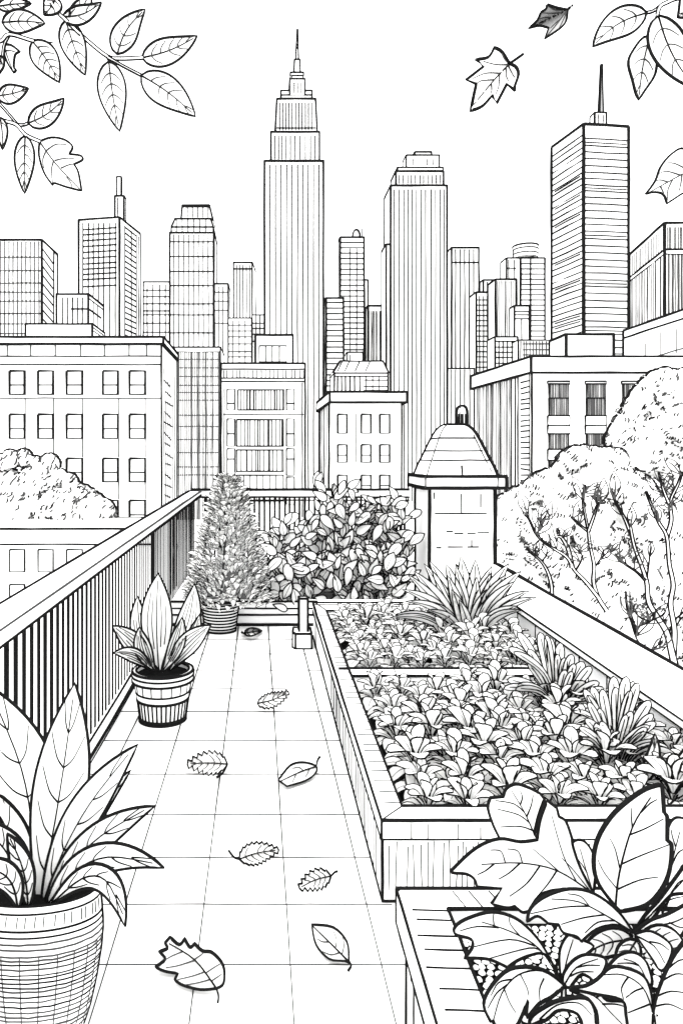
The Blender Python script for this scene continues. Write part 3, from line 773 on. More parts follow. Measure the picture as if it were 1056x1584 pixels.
for row, (y0, y1) in enumerate(((574, 610), (641, 678), (709, 745), (774, 811))):
    for x0_, x1_ in ((-73, -50), (-29, -6), (16, 39), (60, 83), (104, 128), (160, 183), (201, 225)):
        f.win(r, x0_, x1_, y0, y1, 3.7, bars=(y0 + (y1 - y0) * .6,))

# ---- low building in front of it
Y = 28
r = thing('low_building', 'low white flat-roofed building beyond the railing, in front of the round tree', 'building', (X(40, Y), Y, GND))
m = MB(); m.prism(foot([(-200, Y), (236, Y)], 5), GND, zof(818, Y), ink=3.6); f = Face(-200, Y, 236, Y); f.hl(m, -200, 236, ys=(842,), w=2.4); m.build('wall', r)
for x0_, x1_ in ((-73, -50), (-29, -6), (16, 39), (60, 83), (104, 128)): f.win(r, x0_, x1_, 850, 884, 2.2, depth=.04)
for x0_, x1_ in ((-73, -50), (-29, -6), (16, 39)): f.win(r, x0_, x1_, 904, 936, 2.2, depth=.04)

# ---- centre window building
Y = 72
r = thing('apartment_building', 'pale building with big multi-pane windows left of the white slab-roofed house', 'building', (X(407, Y), Y, GND))
m = MB(); m.prism(foot([(342, Y), (472, Y)], 8), GND, zof(562, Y), ink=3)
f = Face(342, Y, 472, Y); f.hl(m, 342, 472, ys=(571, 585, 590), w=1.8); f.vl(m, frange(346, 470, 6.5), 573, 584, 1.2, m=L_, jit=1.5); f.vl(m, (467.5,), 592, 800, 1.6); f.hl(m, 345, 470, ys=(641,), w=1.1, m=L_)
f.vl(m, (347,), 600, 800, 1.1, m=L_)
m.build('wall', r)
Yk = Y * 1.05
m = MB(); m.prism(foot([(395, Yk), (453, Yk)], 4), zof(563, Y), zof(518, Yk), ink=3.4); ff = Face(395, Yk, 453, Yk); m.build('penthouse', r)
ff.win(r, 401, 443, 535, 560, 1.8, vbars=(411, 421, 432), depth=.05, bw=1.5)
f.win(r, 368, 439, 603, 634, 1.8, vbars=(382, 386, 393, 410, 425, 428), depth=.07, bw=1.3, hatch=4.5)
f.win(r, 366, 438, 649, 690, 2.2, vbars=(383, 399, 416, 420, 436), depth=.07, bw=1.5, hatch=7)
f.win(r, 366, 438, 696, 729, 2, vbars=(382, 399, 417), depth=.07, bw=1.4, hatch=7)
f.win(r, 366, 438, 735, 775, 1.8, vbars=(377, 387, 397, 407, 417, 427), depth=.07, bw=1.1)
for y0, y1, b in ((602, 634, (624,)), (648, 690, (671,)), (694, 735, (710,)), (738, 780, ())):
    f.win(r, 351.5, 363, y0, y1, 1.7, bars=b, depth=.07); f.win(r, 443, 455, y0, y1, 1.7, bars=b, depth=.07)

# ---- white slab-roofed house
Y = 56
r = thing('white_house', 'small white house with overhanging slab roof and nine windows, mid skyline', 'building', (X(565, Y), Y, GND))
e = [(494, Y * 1.22), (509, Y), (621, Y)]
m = MB(); m.prism(foot(e), GND, zof(622, Y), ink=2.4)
f = Face(509, Y, 621, Y); fs = Face(494, Y * 1.22, 509, Y)
fs.vl(m, frange(495, 509, 1.9), w=1.6, z0=GND, z1=zof(623, Y), m=L_, jit=.5); f.vl(m, (550,), 640, 715, 1, m=L_)
m.build('wall', r)
m = MB(); m.prism([(X(490, Y * 1.2), Y * 1.2), (X(509, Y) , Y - .5), (X(627, Y), Y - .5), (X(627, Y), Y * 1.2)], zof(623, Y) + .003, zof(607, Y), ink=3.6, bottom_ink=True); m.build('roof_slab', r)
for y0, y1 in ((641, 670), (688, 715), (735, 763)):
    for x0_, x1_ in ((522, 536), (558.5, 573), (587, 602)): f.win(r, x0_, x1_, y0, y1, 2.8, bars=(y0 + 16,) if R.random() < .8 else (), depth=.05, bw=1.2)

# ---- right columned building
Y = 42
r = thing('columned_building', 'flat-roofed building with tall dark window strips behind the right-hand trees', 'building', (X(930, Y), Y, GND))
e = [(734, Y * 1.24), (822, Y), (1180, Y)]
m = MB(); m.prism(foot(e), GND, zof(576, Y), ink=2.6)
f = Face(734, Y * 1.24, 822, Y); f2 = Face(822, Y, 1180, Y)
zt = zof(578, Y)
f.vl(m, frange(737, 792, 3.0), w=1.2, z0=zof(800, Y), z1=zt, m=L_, jit=1); f.vl(m, (742, 752, 760, 774, 790), w=1.5, z0=zof(800, Y), z1=zt)
f.vl(m, (797, 801), w=3, z0=GND, z1=zt)
for z in frange(zof(770, Y), zt - .2, .33): m.line(f.pt(805, z=z + R.uniform(-.05, .05)), f.pt(818, z=z + R.uniform(-.05, .05)), 2)
f.vl(m, (819,), w=2, z0=GND, z1=zt)
m.build('wall', r)
def off(pt, dx, dy): return (pt[0] + dx, pt[1] + dy)
fp = foot(e)
m = MB(); m.prism([off(fp[0], -.25, 0), off(fp[1], -.12, -.2), off(fp[2], 0, -.2), fp[3]], zof(577, Y) + .003, zof(552, Y), ink=3.6, bottom_ink=True)
fq = Face(734, Y * 1.24, 822, Y); fq.vl(m, (795,), w=2.6, z0=zof(577, Y), z1=zof(552, Y)); m.build('parapet', r)
for x0_, x1_ in ((846, 880), (904, 936.5), (960, 992), (1015, 1047)):
    for (y0, y1, hh) in ((590, 594, None), (594, 616, 2.3), (616, 643, 2.3), (643, 658, None), (658, 671, None), (671, 695, 2.3), (695, 712, None), (712, 740, 2.3), (740, 762, None)):
        f2.win(r, x0_ + (2 if hh else 0), x1_ - (2 if hh else 0), y0, y1, 2.2, depth=.05, hatch=hh, name='window')
Yk = Y * 1.06
m = MB(); m.prism(foot([(850, Yk * 1.06), (875, Yk), (948, Yk)]), zof(553, Y), zof(517, Yk), ink=4); m.build('roof_box', r)

# ================================================================== TREES
def crown_tree(name, label, lobes, trunk, Y, flecks, dens, fl_w=8, fl_l=0, nrim=0, group=None):
    """lobes: (px, py, r px, extra depth m); flecks: leaf sprigs standing on the lobes"""
    b = at(trunk[0], 705, Y); r = thing(name, label, 'tree', (b.x, Y, GND), group)
    t = MB(); top = zof(trunk[1], Y)
    pts = [Vector((b.x + R.uniform(-.1, .1) * k, Y + 1, GND + (top - GND) * k / 6)) for k in range(7)]
    t.tube(pts, 1, P_, world=.3, sides=8, taper=(1.2, .5))
    for s in (-1, 1):
        t.tube([p + Vector((s * .28, -.1, 0)) for p in pts], 1, world=.03)
        t.tube([pts[4], pts[5] + Vector((s * 1.0, 0, 0)), pts[6] + Vector((s * 1.8, 0, 0))], 1, P_, world=.12, sides=6)
    t.build('trunk', r)
    c = MB(); L = []
    for (px_, py_, rp, dy) in lobes:
        q = at(px_, py_, Y + dy); rr = rp * (Y + dy) / F; L.append((q, rr))
    # rounded leaf masses
    for q, rr in L:
        nu, nv = 12, 8; i = len(c.v); ph = R.random() * 6
        for a in range(nv + 1):
            for b_ in range(nu):
                th = math.pi * a / nv; f_ = 2 * math.pi * b_ / nu
                d = Vector((math.sin(th) * math.cos(f_), math.sin(th) * math.sin(f_), math.cos(th)))
                k = 1 + .07 * math.sin(5 * f_ + ph) * math.sin(th * 3)
                c.v.append(q + d * rr * k * .97)
        for a in range(nv):
            for b_ in range(nu):
                b2 = (b_ + 1) % nu
                c.f.append((i + a * nu + b_, i + (a + 1) * nu + b_, i + (a + 1) * nu + b2, i + a * nu + b2)); c.m.append(P_)
    # leaf sprigs: short strokes lying on the leaf masses
    for (px_, py_, rp, dy), (q, rr) in zip(lobes, L):
        n = int(dens * 4 * math.pi * rp * rp)
        for k in range(n):
            z = R.uniform(-1, 1); f_ = R.uniform(0, 6.283); s_ = math.sqrt(1 - z * z)
            d = Vector((s_ * math.cos(f_), s_ * math.sin(f_), z)); p = q + d * rr * .985
            if any((p - q2).length < r2 * .95 for q2, r2 in L if q2 is not q): continue
            t1 = d.cross(Vector((R.uniform(-.5, .5), 1, R.uniform(-.5, .5))).cross(Vector((R.uniform(.2, 1), 0, 1))))
            if t1.length < .1: continue
            t1.normalize(); bn = d.cross(t1) * R.uniform(-.3, .3)
            for j in range(R.choice((1, 1, 2, 3)) if fl_l else 1):
                h = fl_w * R.uniform(.5, 1.2) * Y / F; o_ = d.cross(t1) * (j * 4.5 * Y / F)
                c.tube([p + o_ - t1 * h / 2, p + o_ + bn * h + d * .02, p + o_ + t1 * h / 2], 1.0 + R.random() * .9, I_ if R.random() < flecks else L_, sides=3)
    # leafy edge: ragged line along the outer side of the masses
    rim = list(range(len(lobes)))
    for k in rim:
        px_, py_, rp, dy = lobes[k]; q, rr = L[k]; run = []; N = 44; runs = []
        keep = []
        for j in range(N + 1):
            a = 2 * math.pi * j / N; x_, y_ = px_ + rp * math.cos(a), py_ + rp * math.sin(a)
            keep.append(not any((x_ - l[0]) ** 2 + (y_ - l[1]) ** 2 < (l[2] * .985) ** 2 for i2, l in enumerate(lobes) if i2 != k))
        for j in range(N + 1):
            if keep[j]:
                a = 2 * math.pi * j / N; wv = rr * (1.0 + R.uniform(-.03, .05)); run.append(q + Vector((wv * math.cos(a), -.15 * rr, -wv * math.sin(a))))
            else:
                if len(run) > 2: runs.append(run)
                run = []
        if len(run) > 2: runs.append(run)
        for run in runs: c.tube(run, 3.6 * R.uniform(.8, 1.15))
    c.build('crown', r)
    return r

lb = []
for (x_, y_, r_) in ((2, 712, 14), (18, 706, 15), (38, 704, 14), (57, 716, 15), (78, 714, 17), (92, 735, 15), (108, 742, 15), (120, 762, 14), (135, 768, 14), (145, 788, 14), (160, 796, 13), (172, 806, 13), (182, 812, 9), (-20, 712, 18), (-45, 722, 18)):
    lb.append((x_, y_ + 4, r_, 0))
for k in range(40):
    x_ = R.uniform(-50, 160); y_ = R.uniform(735 + max(0, (x_ - 60) * .55), 850); lb.append((x_, y_ + 6, R.uniform(20, 30), R.uniform(-.8, .5)))
for k in range(20): lb.append((R.uniform(-40, 120), R.uniform(760, 860), R.uniform(34, 46), R.uniform(1.2, 3)))
crown_tree('broadleaf_tree', 'round bushy tree rising between the low building and the sash-window building', lb, (45, 800), 33, .35, .0085, 9, 0, 15)

def lobes_along(pts, r0, r1, n):
    out = []
    for k in range(n):
        u = k / (n - 1) * (len(pts) - 1); i = min(int(u), len(pts) - 2); t = u - i
        x_ = pts[i][0] + (pts[i + 1][0] - pts[i][0]) * t; y_ = pts[i][1] + (pts[i + 1][1] - pts[i][1]) * t
        out.append((x_, y_, R.uniform(r0, r1), 0))
    return out
la = lobes_along([(1075, 590), (1035, 586), (1010, 595), (985, 622), (965, 655), (952, 680), (955, 700)], 15, 22, 14)
for k in range(55):
    a = R.uniform(0, 6.28); q = math.sqrt(R.random()); la.append((1085 + 105 * q * math.cos(a), 745 + 130 * q * math.sin(a), R.uniform(24, 38), R.uniform(-.6, 1)))
la += [(1012, 668, 46, .8), (1055, 640, 52, .8), (1010, 740, 56, .8), (1080, 720, 70, 1.0), (1030, 830, 70, .8)]
crown_tree('broadleaf_tree', 'tall leafy tree with bumpy crown at the right edge beyond the parapet', la, (1090, 740), 21, .35, .0034, 7, 1, 14)
lc = lobes_along([(780, 782), (803, 775), (818, 760), (838, 752), (862, 735), (878, 708), (905, 704), (930, 710), (950, 712)], 14, 20, 16)
for k in range(70):
    a = R.uniform(0, 6.28); q = math.sqrt(R.random()); x_ = 905 + 120 * q * math.cos(a); y_ = 850 + 125 * q * math.sin(a)
    if y_ < 700 + 36 + max(0, (880 - x_) * .55): continue
    lc.append((x_, y_, R.uniform(26, 36), R.uniform(-.4, 1)))
for k in range(26): lc.append((R.uniform(790, 1100), R.uniform(850, 1020), R.uniform(36, 50), R.uniform(.2, 1.5)))
lc += [(838, 800, 46, .8), (880, 770, 50, .9), (925, 762, 48, .9), (960, 780, 58, .9), (860, 860, 66, .9), (930, 860, 76, .9), (1000, 860, 76, .9), (815, 835, 50, .8), (900, 940, 76, .9), (980, 960, 80, .9)]
crown_tree('broadleaf_tree', 'lower spreading tree between the chimney and the tall right tree', lc, (930, 820), 17.5, .35, .0034, 7, 1, 16)

# bare branching shrubs in front of the crowns
def limb(mb, pts, Y, w0, w1, dark=0):
    c = catmull([Vector((p[0], p[1])) for p in pts], 5); n = len(c); A, B, C = [], [], []
    for k, p in enumerate(c):
        d = c[min(k + 1, n - 1)] - c[max(k - 1, 0)]; d.normalize(); q = Vector((-d.y, d.x)); h = (w0 + (w1 - w0) * k / (n - 1)) / 2
        y_ = Y + .15 * math.sin(k * .35 + w0)
        A.append(at(*(p + q * h), y_)); B.append(at(*(p - q * h), y_)); C.append(at(p.x, p.y, y_))
    if w0 > 2.5:
        i = len(mb.v)
        for k in range(n):
            h = (A[k] - B[k]).length / 2
            mb.v += [A[k], C[k] + Vector((0, -h, 0)), B[k], C[k] + Vector((0, h, 0))]
        for k in range(n - 1):
            for j in range(4):
                j2 = (j + 1) % 4; mb.f.append((i + 4 * k + j, i + 4 * k + j2, i + 4 * k + 4 + j2, i + 4 * k + 4 + j)); mb.m.append(P_)
        mb.tube(A, 2.6 if dark else 1.8); mb.tube(B, 1.9)
    else: mb.tube(C, w0, taper=(1, .5))
def shrub_tree(label, Y, limbs, sprays):
    b = at(limbs[0][0][0][0], 705, Y); r = thing('bare_shrub', label, 'shrub', (b.x, Y, GND), 'branching shrubs beyond the parapet')
    m = MB(); p0 = limbs[0][0][0]; p = at(p0[0], p0[1], Y)
    m.tube([Vector((p.x + .2, Y, GND)), Vector((p.x + .1, Y, (GND + p.z) / 2)), p], 1, P_, world=.06, sides=6)
    m.tube([Vector((p.x + .14, Y - .03, GND)), Vector((p.x + .04, Y - .03, (GND + p.z) / 2)), p + Vector((-.05, 0, 0))], 1, world=.012)
    for pts, w0, w1, dk in limbs: limb(m, pts, Y, w0, w1, dk)
    s = m
    for pts in sprays:
        c = catmull([Vector(p) for p in pts], 5); s.tube([at(q.x, q.y, Y - .05) for q in c], 1.5, L_ if R.random() < .6 else I_, taper=(1, .5))
    s.build('branch', r)
def twiglets(paths, n, L=22):
    out = []
    for k in range(n):
        p = R.choice(paths); u = R.uniform(.25, 1) * (len(p) - 1); i = min(int(u), len(p) - 2); t = u - i
        x_ = p[i][0] + (p[i + 1][0] - p[i][0]) * t; y_ = p[i][1] + (p[i + 1][1] - p[i][1]) * t
        a = R.uniform(-2.7, -.45); l = R.uniform(.6, 1.4) * L
        e_ = (x_ + l * math.cos(a), y_ + l * math.sin(a)); mx, my = (x_ + e_[0]) / 2, (y_ + e_[1]) / 2
        for s, u2 in ((.24, 1), (-.16, 1), (.05, .75)):
            if s == .05 and R.random() < .5: continue
            h = s * l; out.append([(x_, y_), (mx - h * math.sin(a), my + h * math.cos(a)), (x_ + (e_[0] - x_) * u2, y_ + (e_[1] - y_) * u2)])
    return out
La = [([(853, 930), (852, 905), (846, 884), (836, 868), (822, 856), (814, 848)], 5, 1.5, 1), ([(836, 868), (828, 860), (826, 850)], 2, 1, 0), ([(838, 868), (845, 858)], 2, 1, 0)]
shrub_tree('small bare shrub with one forked stem just right of the chimney', 13.2, La, twiglets([x[0] for x in La], 9, 20))
La = [([(938, 945), (925, 925), (917, 900), (918, 875), (912, 845), (909, 822), (905, 800), (901, 775), (904, 750)], 6, 1.6, 0),
      ([(909, 822), (917, 800), (924, 780), (934, 778)], 4, 1.2, 1), ([(909, 822), (896, 812), (883, 800)], 3.4, 1, 1), ([(917, 805), (922, 790), (921, 768)], 2, 1, 0),
      ([(925, 925), (905, 900), (888, 882), (876, 862), (858, 850), (840, 838), (828, 825), (820, 808), (813, 795)], 5, 1.4, 0), ([(884, 878), (878, 850), (868, 832), (862, 830)], 6, 3, 1), ([(890, 882), (900, 860), (885, 845)], 2.4, 1, 0),
      ([(918, 880), (930, 862), (944, 852)], 1.8, .8, 0), ([(828, 825), (838, 815), (830, 800)], 1.6, .8, 0)]
shrub_tree('wide branching shrub with upright forked twigs left of the largest shrub', 12.9, La, twiglets([x[0] for x in La], 30, 32))
La = [([(1046, 1045), (1038, 1010), (1030, 978), (1014, 952), (1002, 930), (999, 900), (990, 872), (980, 845), (974, 815)], 10, 3, 1),
      ([(1040, 1018), (1042, 975), (1036, 935), (1040, 905), (1034, 872), (1030, 830), (1018, 808), (1006, 780), (998, 760)], 8, 2, 1),
      ([(1030, 830), (1037, 805), (1036, 775), (1048, 748), (1054, 730)], 6, 1.6, 1), ([(1033, 778), (1024, 755), (1018, 730)], 4, 1.2, 0), ([(999, 900), (984, 885), (965, 872), (950, 858)], 2.8, 1, 1),
      ([(999, 900), (1003, 870), (1006, 842)], 2.4, 1, 0), ([(974, 825), (965, 802), (952, 778), (945, 760)], 3.6, 1.2, 1), ([(1034, 985), (1046, 960), (1056, 950), (1070, 930)], 7, 3, 1), ([(1014, 952), (1004, 962), (986, 970)], 2, 1, 0),
      ([(975, 960), (985, 990), (1005, 1005), (1030, 1000)], 2, 1.2, 0), ([(970, 915), (972, 945), (985, 980)], 6, 2.5, 1)]
shrub_tree('largest bare shrub with thick dark-edged trunk at the right edge behind the parapet', 12.4, La, twiglets([x[0] for x in La], 38, 36))

# ================================================================== POTTED PLANTS
def fan_leaves(parent, data, prof='lance', w=3.0, vw=1.4, nv=5, lines=0, name='leaf', **kw):
    for (b, t, wd, bend, Y) in data:
        m = MB(); auto_leaf(m, b, t, wd, bend, prof, Y, w, vw, nv, lines=lines, **kw); m.build(name, parent)

# big pot, lower left
YP = 1.88; CX = X(50, YP); RP = 106 * YP / F
pp = thing('potted_plant', 'large broad-leaved plant in a round woven pot, lower left corner', 'potted plant', (CX, YP, 0))
m = MB(); zt = .362
prof = [(.135, .0), (.15, .04), (.168, .12), (.181, .2), (.186, .26), (.183, .31), (.178, zt), (.166, zt + .002), (.160, zt - .02), (.155, zt - .04)]
m.lathe((CX, YP), prof, n=56, ys=.52)
def rad(z):
    for (r0, z0), (r1, z1) in zip(prof[:7], prof[1:7]):
        if z0 <= z <= z1: return r0 + (r1 - r0) * (z - z0) / (z1 - z0)
    return prof[6][0]
m.ring((CX, YP), .172, zt + .002, 3.6, n=56, ys=.52)
for z, w in ((zt - .016, 2.4), (zt - .058, 2.8), (zt - .074, 2.2)): m.ring((CX, YP), rad(z), z, w, n=56, ys=.52)
z = zt - .09
while z > .01:
    m.ring((CX, YP), rad(z), z, R.choice((1.3, 1.8, 2.0)), L_ if R.random() < .6 else I_, n=56, wob=.0012, ys=.52); z -= R.uniform(.009, .017)
for k in range(24):
    a = 2 * math.pi * k / 24; m.tube([Vector((CX + rad(z) * math.cos(a), YP + .52 * rad(z) * math.sin(a), z)) for z in frange(.0, .27, .03)], 1.0, L_)
for k in range(46):
    a = 2 * math.pi * k / 46 + R.uniform(-.03, .03); m.tube([Vector((CX + rad(z) * math.cos(a + .02 * (z - .3) / .03), YP + .52 * rad(z) * math.sin(a), z)) for z in (zt - .022, zt - .036, zt - .05)], 1.0, L_)
for a in (math.radians(2), math.radians(178)): m.tube([Vector((CX + rad(z) * math.cos(a), YP + .52 * rad(z) * math.sin(a), z)) for z in frange(0, zt, .025)], 5.2)
m.build('pot', pp)
m = MB(); m.lathe((CX, YP), [(.159, zt - .022), (.05, zt - .016), (.001, zt - .016)], I_, n=32, ys=.52); m.build('soil', pp)
fan_leaves(pp, [
 ((40, 1402), (-25, 1215), 62, 12, (1.88, 1.98)), ((46, 1400), (-22, 1058), 104, 30, (1.9, 2.02)), ((78, 1400), (202, 1192), 30, -14, (1.92, 2.0)),
 ((60, 1404), (116, 1057), 84, 4, (1.87, 1.95)), ((66, 1402), (213, 1152), 52, -18, (1.86, 1.9)), ((70, 1400), (239, 1247), 44, -22, (1.85, 1.86)),
 ((30, 1402), (-40, 1270), 60, 22, (1.83, 1.8)), ((72, 1402), (253, 1342), 46, -44, (1.84, 1.76)), ((28, 1404), (-45, 1345), 44, 26, (1.8, 1.7)), ((78, 1400), (194, 1432), 40, -62, (1.83, 1.64)),
 ((44, 1404), (12, 1290), 34, 8, (1.81, 1.74)), ((88, 1394), (168, 1318), 34, -16, (1.95, 1.99)), ((18, 1398), (-40, 1312), 48, 16, (1.96, 2.0)), ((60, 1398), (98, 1300), 44, -6, (1.96, 1.98)), ((34, 1398), (22, 1290), 44, 4, (1.97, 1.99))], w=4.0, vw=1.8, nv=5, n=20)

# bucket planter
YQ = 4.05; CX = X(252, YQ)
pp = thing('potted_plant', 'spiky-leaved plant in a wooden stave bucket against the railing', 'potted plant', (CX, YQ, 0))
m = MB(); zt = .285
prof = [(.125, 0.003), (.130, .018), (.129, .022), (.158, .225), (.170, .226), (.172, .283), (.150, .285), (.146, .2)]
m.lathe((CX, YQ), prof, n=48)
def rb(z): return .129 + (.158 - .129) * (z - .02) / .205
for r_, z, w in ((.13, .006, 4.2), (.131, .022, 3.6), (.172, .283, 3.4), (.173, .258, 2.4), (.171, .229, 3.4), (rb(.165), .165, 2.6), (rb(.125), .125, 4.0), (.149, .286, 3)): m.ring((CX, YQ), r_, z, w, n=48)
for k in range(34):
    a = 2 * math.pi * k / 34; m.line((CX + rb(.025) * math.cos(a), YQ + rb(.025) * math.sin(a), .025), (CX + rb(.122) * math.cos(a), YQ + rb(.122) * math.sin(a), .122), 2.4)
    if k % 2 == 0: m.line((CX + rb(.167) * math.cos(a), YQ + rb(.167) * math.sin(a), .167), (CX + rb(.225) * math.cos(a), YQ + rb(.225) * math.sin(a), .225), 1.3, L_)
for a in (math.radians(4), math.radians(176)):
    m.line((CX + rb(.02) * math.cos(a), YQ + rb(.02) * math.sin(a), .01), (CX + rb(.225) * math.cos(a), YQ + rb(.225) * math.sin(a), .225), 4)
    m.line((CX + .171 * math.cos(a), YQ + .171 * math.sin(a), .228), (CX + .172 * math.cos(a), YQ + .172 * math.sin(a), .283), 4)
m.build('bucket', pp)
m = MB(); m.lathe((CX, YQ), [(.148, .262), (.05, .266), (.001, .266)], I_, n=32); m.build('soil', pp)
fan_leaves(pp, [
 ((240, 1038), (213, 922), 30, -8, (4.08, 4.16)), ((256, 1036), (301, 903), 36, 10, (4.1, 4.2)), ((262, 1036), (309, 950), 22, 8, (4.06, 4.1)), 
 ((246, 1038), (245, 887), 48, -3, (4.05, 4.12)), ((236, 1036), (174, 968), 32, 6, (4.03, 3.98)), ((262, 1036), (326, 967), 32, -6, (4.02, 3.95)),
 ((234, 1037), (176, 1010), 22, 10, (4.0, 3.9)), ((252, 1038), (282, 955), 24, 6, (3.98, 3.98)), ((240, 1038), (216, 970), 26, -6, (3.98, 3.95))], w=2.6, vw=1.2, nv=0, lines=5, n=14)

# conical shrub in the ribbed pot
YQ = 6.1; CX = X(341, YQ)
pp = thing('potted_shrub', 'cone-shaped feathery shrub in a small ribbed pot at the far corner', 'potted shrub', (CX, YQ, 0))
m = MB(); zt = zof(928, YQ)
prof = [(.128, .003), (.155, zt - .02), (.165, zt - .018), (.165, zt), (.145, zt)]
m.lathe((CX, YQ), prof, n=40)
for z in frange(.008, zt - .03, .026): m.ring((CX, YQ), .128 + .027 * z / (zt - .02), z, 2.2 if z > .01 else 4, n=40)
for z in (zt - .02, zt): m.ring((CX, YQ), .165, z, 2.6, n=40)
for a in (math.radians(3), math.radians(177)): m.line((CX + .129 * math.cos(a), YQ + .129 * math.sin(a), .0), (CX + .164 * math.cos(a), YQ + .164 * math.sin(a), zt), 3.4)
m.build('pot', pp)
m = MB(); cz0, cz1 = zof(935, YQ), zof(742, YQ); Cx = X(354, YQ)
m.tube([Vector((CX, YQ, zt - .05)), Vector((Cx, YQ, cz1 - .1))], 1, L_, world=.015)
N = 1250
for k in range(N):
    u = R.random() ** 1.15; z = cz0 + (cz1 - cz0) * u
    rr = (.345 * (1 - u) ** .62 + .012) * (1 if u > .18 else .98 + .11 * u); a = R.uniform(0, 6.283); q = math.sqrt(R.uniform(.35, 1)) * rr
    o = Vector((Cx + q * math.cos(a), YQ + q * math.sin(a), z)); d = Vector((math.cos(a) * .8, math.sin(a) * .8, R.uniform(.3, 1.1)))
    leaf3(m, o, d, Vector((R.uniform(-.3, .3), -.2 + R.uniform(-.4, .4), 1)), R.uniform(.07, .115), R.uniform(.036, .056), .15, .2, ink=.0024, mid=0, n=3, prof='lance', sides=3)
m.build('foliage', pp)

# ================================================================== HEDGE SHRUBS (back planter)
def hedge_shrub(label, px0, px1, ytop, Yc, n, L=(.125, .2)):
    x0_, x1_ = X(px0, Yc), X(px1, Yc); zt = zof(ytop, Yc); cx = (x0_ + x1_) / 2
    r = thing('hedge_shrub', label, 'shrub', (cx, Yc, .12), 'broad-leaved hedge shrubs')
    st = MB(); m = MB()
    stems = []
    for k in range(5):
        bx = R.uniform(cx - .1, cx + .1); tx = x0_ + (x1_ - x0_) * (k + .5) / 5; tz = zt * R.uniform(.74, .97)
        pts = catmull([Vector((bx, Yc, .1)), Vector(((bx + tx) / 2, Yc - .08, (tz + .1) / 2)), Vector((tx, Yc + R.uniform(-.2, .1), tz))], 6)
        st.tube(pts, 1, world=.008, taper=(1.3, .6)); stems.append(pts)
    st.build('stem', r)
    for k in range(int(n * 1.05)):
        s = R.choice(stems); p = R.choice(s[3:]) + Vector((R.uniform(-.12, .12), R.uniform(-.3, -.02), R.uniform(-.08, .06)))
        p.x = min(max(p.x, x0_ - R.uniform(-.04, .12)), min(x1_ + .06, X(626, Yc)) - R.uniform(.0, .1))
        a = R.uniform(-1.25, 1.25); d = Vector((math.sin(a), R.uniform(-.5, .1), math.cos(a) * R.choice((1, 1, 1, .3))))
        l = R.uniform(*L)
        leaf3(m, p, d, Vector((R.uniform(-.5, .5), -1, .35)), l, l * R.uniform(.42, .56), .1, .15, ink=.0070, mid=.0028 if R.random() < .4 else 0, n=7, prof=R.choice(('ovate', 'ovate', 'lance', 'spoon')), sides=4)
    m.build('foliage', r)
hedge_shrub('hedge shrub beside the cone-shaped shrub, lowest of the hedge', 412, 475, 790, 7.3, 75)
hedge_shrub('hedge shrub left of centre with low rounded leaves', 455, 515, 785, 7.2, 75)
hedge_shrub('tallest hedge shrub with a leafy top poking over the back railing', 490, 560, 745, 7.2, 95)
hedge_shrub('hedge shrub right of the tallest one, reaching the back railing', 540, 600, 765, 7.3, 85)
hedge_shrub('hedge shrub squeezed against the left side of the chimney', 575, 628, 770, 7.1, 85)
hedge_shrub('low front hedge shrub leaning over the long bed rim', 560, 622, 850, 6.7, 60)
hedge_shrub('low front hedge shrub beside the corner post', 430, 520, 850, 6.75, 70)
hedge_shrub('lowest front hedge shrub at the foot of the cone-shaped shrub', 392, 466, 862, 6.6, 60)
hedge_shrub('low front hedge shrub in the middle of the back planter', 500, 590, 845, 6.75, 70)

# ================================================================== BED PLANTS
protos = []
for v in range(7):
    r = thing('bedding_plant', None, 'plant', (0, 0, 0), 'low bedding plants in the long raised bed')
    m = MB(); a0 = R.random() * 6
    for tierk, (n, L, W_, rise, droop, el) in enumerate(((7, .108, .062, .25, .5, .25), (5, .098, .056, .3, .3, .75), (3, .075, .044, .25, .1, 1.8))):
        for k in range(n):
            a = a0 + 6.283 * (k + .5 * tierk) / n + R.uniform(-.15, .15); l = L * R.uniform(.85, 1.15)
            leaf3(m, (.008 * math.cos(a), .008 * math.sin(a), .035 + .028 * tierk), (math.cos(a), math.sin(a), el * R.uniform(.8, 1.2)), (0, 0, 1), l, W_ * R.uniform(.85, 1.15) * l / L, rise, droop, ink=.0028, mid=.0010, n=7, prof='spoon', sides=4)
    m.build('leaves', r); protos.append(r)
used = set()
def bed_plant(x, y, z, label):
    i = R.randrange(len(protos)); sc = R.uniform(.9, 1.42); p = protos[i]
    if i not in used:
        used.add(i); p.location = (x, y, z); p['label'] = label; p.rotation_euler = (0, 0, R.uniform(0, 6)); return p
    return copy_thing(p, (x, y, z), R.uniform(0, 6.28), sc, label)
y = 2.56
while y < 3.74:
    x = .56 + R.uniform(0, .05)
    while x < 1.72:
        bed_plant(x, y + R.uniform(-.03, .03), .19, 'low rosette plant with spoon-shaped leaves, in the front section of the long raised bed'); x += .155 * R.uniform(.88, 1.12)
    y += .142
y = 4.26
while y < 5.55:
    x = .57 + R.uniform(0, .05)
    while x < 1.68:
        bed_plant(x, y + R.uniform(-.03, .03), .185, 'low rosette plant with spoon-shaped leaves, in the back section of the long raised bed'); x += .15 * R.uniform(.88, 1.12)
    y += .155
for k, p in enumerate(protos):
    if k not in used: p.location = (1.2, 3.0 + .1 * k, .19); p['label'] = 'low rosette plant with spoon-shaped leaves, in the front section of the long raised bed'

